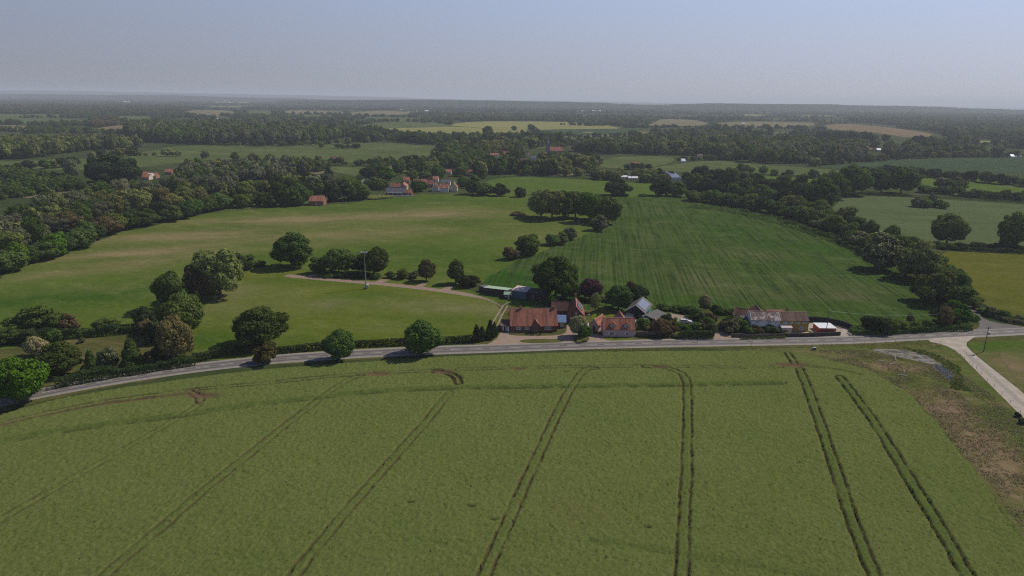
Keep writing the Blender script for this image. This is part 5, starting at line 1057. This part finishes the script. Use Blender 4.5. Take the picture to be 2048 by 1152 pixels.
for x_, y_ in ((.1, 0), (3.3, 0), (.1, 2.4), (3.3, 2.4)): MB().box(x_, x_+.12, y_, y_+.12, 0, 2.1).build('post', B_wood, e)
# long cottage row
h = House('white_cottage', 'white half of the long row, with a lichen-spotted roof', (1501, 661.5), (1557.5, 663), depth=6.2)
h.gable(4.1, 2.3, B_white, R_lich, ov=.2, verge=M_frame)
for u in (.2, .63, .87): h.win(h.L*u, 3.4, 1.5 if u != .87 else .9, .75, n=2)
for u in (.25, .6): h.win(h.L*u, 1.2, 1.2, 1.0, n=2)
h.flat(2.0, B_white, R_slate, x0=-2.4, x1=-.03, y0=.6, y1=5.6, hb=3.6, wname='side_annexe')
h = House('ochre_cottage', 'ochre-yellow half of the long row, with a brown tiled roof', (1557.8, 663), (1615.5, 663.6), depth=6.2)
h.gable(4.1, 2.3, B_yellow, R_brown, ov=.2)
for u, w_ in ((.17, 1.3), (.40, .8), (.63, 1.3), (.86, 1.3)): h.win(h.L*u, 3.4, w_, .75, n=2)
h.win(h.L*.38, 1.3, .9, 1.1, n=1); h.win(h.L*.76, 1.35, 1.2, 1.2, n=2); h.door(h.L*.25, .9, 2)
h.flat(2.1, B_cream, R_pale, x0=.2, x1=3.7, y0=-1.9, y1=-.02, hb=2.7, wname='entrance_porch')
h.chimney(h.L*.36, 4.2, 5.3, 7.4, .6)
h = House('rear_cottage', 'white-walled little house with a brown hipped-looking roof behind the white cottage', (1466, 641), (1490, 645), depth=6)
h.gable(2.3, 1.9, B_white, R_dk, ov=.3, axis='x', verge=M_ridge); h.win(1.4, 1.3, .7, .9, n=1)
h = House('rear_extension', 'dark red gabled roof showing above the white cottage', (1503, 647), (1534, 648), depth=7); h.gable(3.0, 2.1, B_brick2, R_dk, axis='y', ov=.3, verge=M_ridge)
h = House('rear_outbuilding', 'bright orange-roofed outbuilding behind the long row', (1535, 646), (1568, 646.5), cat='outbuilding', depth=4.5); h.gable(2.9, 1.5, B_brick2, R_oran, ov=.2)
h = House('site_cabin', 'orange-red walled building with a flat pale grey roof in the yard', (1638, 666), (1671.5, 666.5), cat='outbuilding', depth=5.5); h.flat(1.8, B_redp, R_white, ov=.15, hb=1.95); MB().box(.8, h.L-.8, -.06, .0, .2, 1.2).build('brick_panel', B_red, h.e)

# village houses
def cot(label, x0, x1, y, depth, hw, rise, wm, rm, axis='x', wins=2, name='house', chim=False, verge=None, storeys=1, rot=0):
    h = House(name, label, (x0, y), (x1, y+(x1-x0)*.012), depth=depth); h.e.rotation_euler.z += R(rot)
    h.gable(hw, rise, wm, rm, axis=axis, ov=.3, verge=verge)
    for st in range(storeys):
        for i in range(wins): h.win(h.L*(i+.6)/(wins+.2), 1.4+2.5*st, 1.0, 1.0, n=2)
    if chim: h.chimney(h.L*.8, depth*.5, hw+rise-.5, hw+rise+1.2)
    return h
h = cot('long low barn with a slate-grey roof at the meadow edge of the village', 772, 809, 391, 8, 2.6, 3.4, B_dkwood, R_slate, wins=4, name='barn'); MB().box(1, h.L-1.5, -.4, -.1, 2.2, 2.6).build('gutter_board', M_frame, h.e)
cot('low brick building joined to the slate-roofed barn', 809.5, 823, 391, 7, 2.4, 2.0, B_brick2, R_red, wins=1, name='barn')
cot('brown-roofed house behind the slate-roofed barn', 781, 799, 381, 9, 3.2, 3.0, B_brick2, R_red, wins=2, storeys=1, chim=True)
cot('pink-gabled house beside the brown-roofed one', 799.5, 813, 381, 12, 3.4, 2.8, B_pink, R_oran, 'y', storeys=1, chim=True)
cot('white house with an orange roof and dark doorways in the village', 879, 897, 384, 8, 3.4, 3.6, B_white, R_oran, wins=3, chim=True)
cot('cream gable-fronted house left of the white one', 864, 876, 383, 9, 3.6, 3.6, B_cream, R_dk, 'y', wins=1, verge=M_frame)
cot('cream gabled house right of the white one with a red roof', 901, 914, 383, 10, 3.4, 4.0, B_cream, R_red, 'y', wins=1, verge=M_frame)
cot('house with a bright orange roof, left end of the village row', 841, 852, 375, 9, 3.2, 4.0, B_brick2, R_oran, wins=1)
cot('lower house with a darker orange roof in the village row', 852.5, 866, 375, 8, 3.0, 3.4, B_brick2, R_red, wins=1)
cot('orange-gabled house with a dark blue roof among trees', 731, 753, 373, 8, 3.4, 3.2, B_brick2, R_slate, wins=2)
h = cot('house with solar panels and a white bargeboard among trees', 718, 729, 378, 10, 4.0, 3.6, B_white, R_slate, 'y', wins=1, verge=M_frame)
cot('house with a dazzling white roof among dark trees', 667, 687, 394, 9, 3.8, 3.2, B_cream, R_white, wins=1, chim=True)
cot('low orange-brown barn half hidden by dark trees', 618, 647, 411, 9, 3.4, 3.4, B_brick2, R_oran, wins=1, name='barn')
for (x0, x1, y, wm, rm, l) in [(884, 902, 349, B_cream, R_oran, 'orange-roofed house above the village oak'), (855, 863, 359, B_brick2, R_oran, 'narrow orange gable above the village row'), (937, 947, 350, B_cream, R_pink, 'pinkish-roofed house at the right of the village'), (919, 930, 369, B_cream, R_red, 'red-roofed house behind the village gardens'),
                               (826, 838, 371, B_cream, R_pink, 'pale pink-roofed house behind the barns'), (882, 900, 371, B_white, R_slate, 'dark slate roof behind the white house'),
                               (980, 998, 314, B_white, R_oran, 'white house with a bright orange roof near the church'), (1031, 1040, 311, B_brick2, R_oran, 'orange roof peeping from trees left of the church'), (1007, 1018, 311, B_cream, R_pink, 'pale roof beside the bright orange one near the church'), (1040, 1052, 325, B_brick2, R_dk, 'purplish-red roof below the church'),
                               (1062, 1072, 320, B_white, R_slate, 'grey-roofed white house below the church'), (1087, 1094, 313, B_cream, R_oran, 'tiny orange-roofed house at the foot of the tower'), (1094, 1104, 322, B_brick2, R_brown, 'brown-roofed house below the church nave'), (1152, 1160, 336, B_brick2, R_oran, 'orange roof among trees right of the village centre'), (1009, 1014, 277, B_brick2, R_oran, 'lone red house at the edge of the yellow field'),
                               (280, 294, 355, B_brick2, R_oran, 'left orange-roofed building of the isolated farm'), (294, 303, 358, B_white, R_white, 'pale-roofed building in the middle of the isolated farm'), (300, 312, 357, B_brick2, R_oran, 'right orange-roofed building of the isolated farm'), (284, 298, 360, B_cream, R_oran, 'front orange-roofed building of the isolated farm'), (329, 343, 349, B_brick2, R_oran, 'orange roof separated from the isolated farm by trees'),
                               (1363, 1371, 326, B_white, R_white, 'bright white house right of the church meadow'), (1264, 1280, 333, B_dkwood, R_pink, 'pinkish-brown barn on the church meadow edge'), (1243, 1255, 357, B_white, R_white, 'left white-roofed shed below the hill meadow'), (1257, 1276, 359, B_white, R_white, 'right white-roofed shed below the hill meadow'),
                               (1396, 1406, 316, B_cream, R_brown, 'cream house among trees right of the white one'), (1736, 1744, 302, B_brick2, R_pink, 'reddish house in the wood on the right'), (1754, 1762, 303, B_white, R_white, 'white caravan-sized house in the wood on the right'), (2022, 2034, 316, B_white, R_white, 'left part of the pale house above the blue-green crop'), (2036, 2044, 316, B_cream, R_slate, 'right part of the pale house above the blue-green crop'), (866, 876, 364, B_cream, R_oran, 'orange roof tucked behind the cream gable'), (806, 818, 366, B_brick2, R_pink, 'pinkish roof behind the pink-gabled house'), (929, 937, 378, B_cream, R_oran, 'last orange-roofed cottage at the right end of the row'), (912, 920, 350, B_brick2, R_red, 'dark red roof uphill of the village'),
                               (1018, 1027, 318, B_cream, R_pink, 'pale pink roof between village trees left of the church'), (1052, 1060, 314, B_white, R_brown, 'brown-roofed white cottage nearest the left of the tower'), (1076, 1085, 326, B_brick2, R_pink, 'pink-brown roof on the lane below the church'), (1110, 1120, 318, B_cream, R_brown, 'brown roof right under the nave'), (1134, 1143, 322, B_white, R_oran, 'orange-roofed white cottage right of the nave'), (958, 968, 322, B_cream, R_pink, 'pink roof left of the bright orange one'), (944, 952, 330, B_brick2, R_brown, 'brown roof in the trees above the pinkish house'), (1058, 1068, 332, B_cream, R_red, 'low red roof nearest the pasture below the church'),
                               (660, 684, 322, B_wood, R_brown, 'long brown barn beyond the silvery trees')]:
    lo_ = 'white-roofed shed' in l; cot(l, x0, x1, y, 8, 1.5 if lo_ else 2.6, 1.3 if lo_ else 2.7, wm, rm, wins=2, name='barn' if 'barn' in l or 'shed' in l else 'house')
h = House('glasshouse', 'glittering white slatted greenhouse beside the diagonal belt', (1343, 361), (1362, 361), cat='greenhouse', depth=24); h.flat(3, R_white, M_solar, hb=6.5); m = MB()
for i in range(7): m.box(h.L*i/7+.2, h.L*i/7+.6, -.1, 23.8, 3.4+.0, 3.45)
# church
g0 = G(1092, 309); e = empty('church', g0, R(4)); props(e, 'flint church with a tall square tower, thin spire and orange nave roof', 'church')
M_flint = plain('flint', (0.21, 0.205, 0.195), (0.14, 0.14, 0.135), .6)
tw = MB().box(0, 5.5, 0, 5.5, 0, 17).build('tower', M_flint, e)
m = MB()
for i in range(4):
    for (a, b) in ((i*1.5+.1, -.1), (i*1.5+.1, 5.0)): m.box(a, a+.8, b, b+.6, 17, 18)
    m.box(-.1, .5, i*1.5+.15, i*1.5+.9, 16.998, 17.99); m.box(5.0, 5.6, i*1.5+.15, i*1.5+.9, 16.998, 17.99)
m.build('battlement', M_flint, tw); MB().tube((2.75, 2.75, 16.9), (2.75, 2.75, 28), 1.0, .06, 8).build('spire', M_steel, tw)
MB().box(2.1, 3.4, -.06, .05, 11.5, 14).build('belfry_window', M_pane, tw)
MB().prism([(1, 0), (10.5, 0), (10.5, 5.5), (5.75, 10.4), (1, 5.5)], 5.8, 25, Matrix(((0, 1, 0, 0), (1, 0, 0, 0), (0, 0, 1, 0), (0, 0, 0, 1)))).build('nave', M_flint, e)
MB().prism([(.5, 5.2), (5.75, 10.6), (11, 5.2), (11, 5.5), (5.75, 11), (.5, 5.5)], 5.6, 25.4, Matrix(((0, 1, 0, 0), (1, 0, 0, 0), (0, 0, 1, 0), (0, 0, 0, 1)))).build('nave_roof', R_oran, e)
for i in range(4): MB().box(8+i*4.4, 9.3+i*4.4, .9, 1.02, 1.6, 4.2).build('nave_window', M_pane, e)
# far houses
for i, (x, y, wd, wm, rm) in enumerate([(802, 221, 5, B_white, R_white), (808, 222, 5, B_white, R_pink), (815, 224, 4, B_cream, R_oran), (829, 222, 4, B_cream, R_white), (835, 222, 4, B_pink, R_pink), (850, 224, 8, B_white, R_white), (855, 227, 7, B_white, R_slate), (862, 228, 7, B_white, R_pink), (872, 229, 4, B_white, R_pink), (916, 233, 5, B_cream, R_brown),
        (974, 238, 5, B_cream, R_oran), (980, 228, 7, B_cream, R_oran), (986, 229, 4, B_cream, R_oran), (992, 234, 6, B_pink, R_pink), (998, 236, 5, B_white, R_red), (1004, 234, 5, B_pink, R_pink), (1010, 238, 5, B_cream, R_oran), (1022, 241, 3, B_white, R_white), (1033, 237, 4, B_cream, R_pink), (1056, 241, 3, B_white, R_white), (1095, 229, 5, B_cream, R_oran), (1018, 222, 4, B_white, R_white),
        (607, 216.5, 3, B_white, R_oran), (420, 199, 5, B_white, R_white), (440, 202, 5, B_white, R_white), (447, 203, 5, B_white, R_white), (457, 206, 4, B_white, R_white), (434, 240, 6, B_white, R_white), (1976, 214, 3, B_white, R_white), (258, 204, 3, B_white, R_pale), (1484, 250, 5, B_cream, R_white), (1486, 266, 5, B_cream, R_pink), (1830, 246, 2.5, B_white, R_white)]):
    g, t = at(x, y); w_m = wd*t/CF; e = empty('far_house', g, random.uniform(-.4, .4)); s_ = w_m
    what = {R_white: 'white-roofed', R_pink: 'pinkish-roofed', R_oran: 'orange-roofed', R_slate: 'slate-roofed', R_red: 'red-roofed', R_brown: 'brown-roofed', R_pale: 'pale-roofed'}[rm]
    where = 'left of the far village' if 790 < x < 930 else 'in the far village' if 930 <= x < 1100 else 'on the hazy plain at the left' if x < 700 else 'in the wooded hills at the right'
    props(e, f'tiny {what} {"white" if wm is B_white else "pale"} house {where}', 'house', 'tiny far houses')
    hh = min(max(4, w_m*.25), 7); MB().box(0, w_m, 0, 9, 0, hh).build('wall', wm, e)
    MB().prism([(-.5, hh-.1), (4.5, hh*1.75), (9.5, hh-.1)], -.5, w_m+.5, Matrix(((0, 1, 0, 0), (1, 0, 0, 0), (0, 0, 1, 0), (0, 0, 0, 1)))).build('roof', rm, e)
for (x0, x1, y, l) in [(1156, 1176, 224, 'left long white glasshouse in the far woods'), (1185, 1199, 224, 'right long white glasshouse in the far woods'), (232, 256, 205, 'long pale industrial shed on the left horizon plain')]:
    a = G(x0, y); b = G(x1, y); e = empty('far_shed', a); props(e, l, 'shed'); L_ = (b-a).length; MB().box(0, L_, 0, 40, 0, 6).build('wall', B_white, e); MB().prism([(-1, 5.9), (20, 10), (41, 5.9)], -1, L_+1, Matrix(((0, 1, 0, 0), (1, 0, 0, 0), (0, 0, 1, 0), (0, 0, 0, 1)))).build('roof', R_white, e)
g, t = at(469, 199); m_ = t/CF; e = empty('silo_tower', g); props(e, 'pale slender tower standing up on the left horizon', 'tower')
MB().tube((0, 0, 0), (0, 0, 4*m_), m_*1.3, m_*1.1, 12).build('shaft', B_white, e); MB().tube((0, 0, 4*m_), (0, 0, 9*m_), m_*.6, m_*.3, 12).build('stack', B_white, e)

# ---------------------------------------------------------------- fences, walls, poles, car
def wall_line(name, label, line, h_, th, mat, cat, posts=0, pm=None, cap=None):
    P = [G(*p).to_2d() for p in line]; e = empty(name, (*P[0], 0)); props(e, label, cat); m = MB(); c = MB()
    for a, b in zip(P[:-1], P[1:]):
        a = Vector(a); b = Vector(b); d = b-a; T_ = Matrix.Translation((a.x-P[0][0], a.y-P[0][1], 0)) @ Matrix.Rotation(math.atan2(d.y, d.x), 4, 'Z')
        m.box(0, d.length, 0, th, 0, h_, T_); c.box(-.03, d.length+.03, -.04, th+.04, h_, h_+.09, T_)
        if posts:
            n = max(1, int(d.length/posts))
            for i in range(n+1): MB().box(-.06, .06, -.12, -.01, 0, h_+.12, T_ @ Matrix.Translation((i*d.length/n, 0, 0))).build('post', pm or mat, e)
    m.build('panel', mat, e); c.build('coping', cap or mat, e)
wall_line('garden_fence', 'brown timber fence beside the pink cottage along the road', [(1271, 673), (1312, 673.5)], 1.8, .08, B_wood, 'fence', 2.2)
wall_line('garden_fence', 'long timber fence in front of the white cottage garden', [(1462, 674), (1500, 676), (1568, 675)], 1.3, .08, B_wood, 'fence', 2.4)
wall_line('brick_wall', 'dark roadside wall in front of the ochre cottage and yard', [(1571, 674.5), (1630, 673.5), (1681, 671)], 1.3, .22, B_dkwood, 'wall', cap=B_dkwood)
wall_line('black_fence', 'solid black fence separating the yard from the drilled field', [(1616, 643), (1650, 645), (1684, 652), (1704, 660)], 1.9, .08, B_black, 'fence', 3)
wall_line('low_wall', 'low white wall beside the driveway of the solar-panelled house', [(1175, 672), (1177, 650)], .7, .2, B_white, 'wall')
wall_line('picket_fence', 'white fence against the black barn', [(1248, 636), (1266, 637)], 1.0, .06, M_frame, 'fence', 1.2)
wall_line('barn_wall', 'pale flat retaining wall in front of the slate-roofed barn', [(762, 393), (828, 393)], .8, .4, R_pale, 'wall')
for i, (x, y) in enumerate([(1067.3, 670), (1081, 670)]):
    e = empty('planter', G(x, y)); props(e, ['left', 'right'][i]+' planter beside the bungalow porch step', 'planter'); MB().tube((0, 0, 0), (0, 0, .6), .28, .4, 10).build('pot', B_brick2, e)
    c = bpy.data.objects.new('shrub', MID['bush'][0]); C.objects.link(c); c.parent = e; c.location = (0, 0, .55); c.scale = (1, 1, .9); c.material_slots[0].link = 'OBJECT'; c.material_slots[0].material = L_dark
def post_fence(label, pts, h_=1.25, wires=3, r=.05):
    P = [G(*p) for p in pts]; e = empty('wire_fence', P[0]); props(e, label, 'fence'); o = P[0]
    for p in P: q = p-o; MB().tube(q, q+Vector((random.uniform(-.05, .05), random.uniform(-.05, .05), h_*random.uniform(.9, 1.1))), r, r*.8, 6).build('post', M_post, e)
    m = MB()
    for k in range(wires):
        for a, b in zip(P[:-1], P[1:]): m.tube(a-o+Vector((0, 0, h_*(.3+.28*k))), b-o+Vector((0, 0, h_*(.3+.28*k))), .008, n=4)
    m.build('wire', M_steel, e)
post_fence('post and wire fence along the near side of the road by the pond', [(1625, 693), (1647, 692), (1663, 692), (1687, 691), (1708, 690.5), (1728, 690), (1749, 689), (1770, 688.5), (1790, 687.5), (1811, 686.5), (1838, 685.5), (1880, 688)])
post_fence('post and wire fence along the left edge of the farm track', [(1908, 703), (1920, 713), (1928.5, 719.5), (1939, 727), (1945, 732), (1952, 739), (1963, 749), (1975, 762), (1988, 774), (2003, 790), (2020, 808), (2040, 828), (2065, 852)])
post_fence('leaning post and wire fence in the rough grass right of the track', [(1998, 712), (2015, 733), (2032, 752), (2055, 775), (2085, 802)])
def pole(label, x, y, hp, r=.13, name='utility_pole', arm=True, trans=False):
    g, t = at(x, y); H_ = hp*t/CF/math.cos(math.atan2(CH, g.y)); e = empty(name, g, R(6)); props(e, label, 'pole')
    MB().tube((0, 0, 0), (0, 0, H_), r, r*.7, 8).build('shaft', M_post, e)
    if arm: MB().box(-.9, .9, -.06, .06, H_-.55, H_-.42).tube((-.8, 0, H_-.42), (-.8, 0, H_-.2), .05).tube((.8, 0, H_-.42), (.8, 0, H_-.2), .05).build('crossarm', M_post, e)
    if trans:
        MB().box(-.32, .32, -.75, -.14, H_-2.6, H_-1.6).build('transformer', M_steel, e, .04); MB().box(.14, 1.1, -.1, .1, H_-3.4, H_-3.3).build('bracket', M_steel, e)
    return e, H_, g
pole('wooden utility pole in the yard beside the ochre cottage', 1652, 666, 43)
pole('utility pole with a transformer beside the farm track', 1967, 704, 50, trans=True, r=.15)
pole('thin pole rising behind the bright tree at the junction', 1890, 655, 26, r=.08, arm=False)
pole('short roadside post before the long cottage row', 1503, 693, 10, r=.05, arm=False, name='marker_post')
_a = Vector((*G(1652, 666).to_2d(), 8.4)); _b = Vector((*G(1890, 655).to_2d(), 5.6)); m = MB(); _n = 14
for i in range(_n):
    p = _a.lerp(_b, i/_n); q = _a.lerp(_b, (i+1)/_n); sg = lambda u: Vector((0, 0, -4*1.3*u*(1-u))); m.tube(p+sg(i/_n)-_a, q+sg((i+1)/_n)-_a, .022, n=4)
o_ = m.build('power_line', M_steel); o_.location = _a; props(o_, 'thin overhead wire from the yard pole to the junction', 'wire')
g, t = at(1170, 681); H_ = 9.2; e = empty('street_lamp', g); props(e, 'tall street lamp beside the cream-blossoming tree', 'street lamp')
MB().tube((0, 0, 0), (0, 0, H_), .1, .06, 8).build('column', plain('lamp_column', (0.30, 0.26, 0.2), None, 2), e); MB().tube((0, 0, H_), (.9, 0, H_+.15), .05, .04, 6).build('arm', M_steel, e); MB().box(.7, 1.4, -.14, .14, H_+.05, H_+.25).build('lamp_head', R_pale, e, .03)
g, t = at(732, 578); e = empty('lighting_mast', g, R(10)); props(e, 'tall telescopic lighting mast on a small trailer in the mown field', 'lighting mast'); H_ = 16.2
MB().box(-.9, .9, -.5, .5, .45, 1.3).build('trailer', M_steel, e, .05); MB().tube((-.7, -.55, .3), (-.7, -.35, .3), .3, n=12).tube((.3, -.55, .3), (.3, -.35, .3), .3, n=12).build('wheel', B_black, e)
MB().box(.3, 1.3, -.4, .4, 1.3, 2.1).build('generator_cover', M_frame, e, .05)
for (a, b, r) in ((0, 6, .24), (5.6, 11.2, .17), (10.8, H_, .11)): MB().tube((0, 0, a+.3), (0, 0, b), r, r, 8).build('mast_section', M_steel, e)
MB().box(-1.5, 1.1, -.07, .07, H_-.4, H_-.25).build('crossbar', M_steel, e)
for i in range(4): MB().box(-1.5+i*.75, -1.0+i*.75, -.22, .16, H_-.25, H_+.2).build('floodlight', M_frame, e, .03)
# pond-side pump box
g, t = at(1628, 700); e = empty('trough', g, R(5)); props(e, 'small grey water tank in the verge grass at the crop corner', 'water tank')
MB().box(-.6, .6, -.35, .35, .1, .95).build('tank', M_steel, e, .04); MB().box(-.7, .7, -.45, .45, 0, .1).build('base', B_black, e); MB().box(-.45, .45, -.4, -.35, .3, .8).build('dark_front', B_black, e)
# car
g, t = at(1371, 646.5); e = empty('estate_car', g, R(-4)); props(e, 'silver-white estate car parked on the gravel yard', 'car')
M_paint = plain('silver_paint', (0.60, 0.61, 0.66), (0.57, 0.58, 0.63), 1, .28, .6); M_rub = plain('rubber', (0.02, 0.02, 0.02), None, 2)
prof = [(-2.3, .35), (2.25, .35), (2.35, .75), (2.15, .98), (1.25, 1.1), (.45, 1.55), (-1.9, 1.58), (-2.25, 1.1), (-2.35, .7)]
MB().prism(prof, -.88, .88).build('body', M_paint, e, .09)
MB().prism([(1.02, 1.12), (.38, 1.48), (-1.85, 1.5), (-2.1, 1.12)], -.895, .895).build('side_window', M_pane, e); MB().box(.1, .5, -.7, .7, 1.5, 1.56).build('sunroof', M_pane, e)
MB().box(-1.95, .3, -.72, -.66, 1.6, 1.65).box(-1.95, .3, .66, .72, 1.6, 1.65).build('roof_rail', M_steel, e)
for sx in (-1.45, 1.42):
    for sy in (-.9, .72):
        wo_ = MB().tube((sx, sy, .34), (sx, sy+.18, .34), .34, n=16).build('wheel', M_rub, e); MB().tube((sx, sy-.01, .34), (sx, sy+.19, .34), .2, n=12).build('rim', M_steel, wo_)
for sy in (-.75, .45): MB().box(2.2, 2.34, sy, sy+.3, .72, .9).build('headlight', M_frame, e)
# fallen timber by the pond
for i, (x, y, a, l_, lab_) in enumerate([(1792, 722, 1.5, 2.2, 'upright pale stump by the pond'), (1779, 728, .2, 2.4, 'pale bleached log lying nearest the pond stump'), (1768, 723, 2.9, 1.6, 'short pale log left of the stump'), (1808, 744, 1.2, 2.0, 'pale log lying on the brown ground below the pond'), (1813, 752, 2.8, 2.8, 'lowest pale log below the pond')]):
    g = G(x, y); e = MB().tube((0, 0, .12), (l_*math.cos(a), l_*math.sin(a)*.8, .25+(1.2 if i == 0 else 0)), .14, .09, 7).build('log', plain('bleached_wood', (0.50, 0.47, 0.40), (0.38, 0.35, 0.3), 3), None); e.location = g; props(e, lab_, 'log')

# ---------------------------------------------------------------- rough weeds, tufts
def tufts(name, label, areas, n, size, mat, seed):
    rg = np.random.default_rng(seed); VV, QQ = [], []; k = 0
    for poly, frac in areas:
        P = [tuple(G(*p).to_2d()) for p in poly]; xs_ = [p[0] for p in P]; ys_ = [p[1] for p in P]; m = int(n*frac*2.5)
        x = rg.uniform(min(xs_), max(xs_), m); y = rg.uniform(min(ys_), max(ys_), m); keep = in_poly(x, y, P) & (vnoise(x, y, 5, seed) > .38); x = x[keep][:int(n*frac)]; y = y[keep][:int(n*frac)]
        for _ in range(6):
            c = np.stack([x+rg.normal(0, .22, len(x)), y+rg.normal(0, .22, len(x)), rg.uniform(.05, size, len(x))], 1); V, Q = leaf_quads(c, rg.normal(size=c.shape)+np.array([0, -.2, .8]), size*.6, rg); V[:, 2] = np.maximum(V[:, 2], .06)
            VV.append(V); QQ.append(Q+k); k += len(V)
    props(link(name, np_mesh(name, np.concatenate(VV), np.concatenate(QQ)), None, mat), label, kind='stuff')
ROUGH = [(1640, 700), (1720, 700), (1900, 735), (1985, 790), (2048, 850), (2200, 1000), (2200, 1150), (2060, 1080), (1985, 975), (1880, 860), (1800, 780), (1740, 745), (1640, 725)]
tufts('weeds', 'tussocks of weeds on the rough ground beside the crop', [(ROUGH, 1)], 5000, .2, L_olive, 51)
tufts('weeds', 'dry straw-coloured weeds on the rough ground', [(ROUGH, 1)], 6000, .2, plain('dry_stalks', (0.30, 0.20, 0.13), (0.20, 0.14, 0.09), 2), 52)
tufts('pond_reeds', 'dark rushes around the pond', [([(1800, 694), (1850, 702), (1880, 712), (1920, 735), (1930, 770), (1960, 800), (1900, 775), (1905, 745), (1870, 722), (1850, 712)], 1)], 800, .35, L_mid, 53)
tufts('verge_growth', 'taller weeds along the crop edge of the road', [([(1170, 699), (1420, 696), (1500, 697), (1560, 699), (1420, 700), (1170, 704)], .6), ([(1700, 690), (1850, 687), (1900, 694), (1850, 700), (1720, 697)], .4)], 700, .3, L_olive, 54)

# ================================================================ SUMMER HAZE
hm_ = bpy.data.meshes.new('haze')
x0, x1, y0, y1, z0, z1 = -64000, 64000, -4500, 71000, -4, 165
hm_.from_pydata([(x0, y0, z0), (x1, y0, z0), (x1, y1, z0), (x0, y1, z0), (x0, y0, z1), (x1, y0, z1), (x1, y1, z1), (x0, y1, z1)], [], [(0, 3, 2, 1), (4, 5, 6, 7), (0, 1, 5, 4), (1, 2, 6, 5), (2, 3, 7, 6), (3, 0, 4, 7)])
hmat = bpy.data.materials.new('haze'); hmat.use_nodes = True; ht = hmat.node_tree; ht.nodes.clear()
ho = ht.nodes.new('ShaderNodeOutputMaterial'); hv = ht.nodes.new('ShaderNodeVolumePrincipled'); hv.inputs['Color'].default_value = (0.80, 0.88, 1.0, 1)
hv.inputs['Density'].default_value = 0.0001; hv.inputs['Anisotropy'].default_value = 0.1; ht.links.new(hv.outputs[0], ho.inputs['Volume'])
props(link('haze', hm_, None, hmat), kind='stuff', label='thin blue summer haze over the whole landscape')
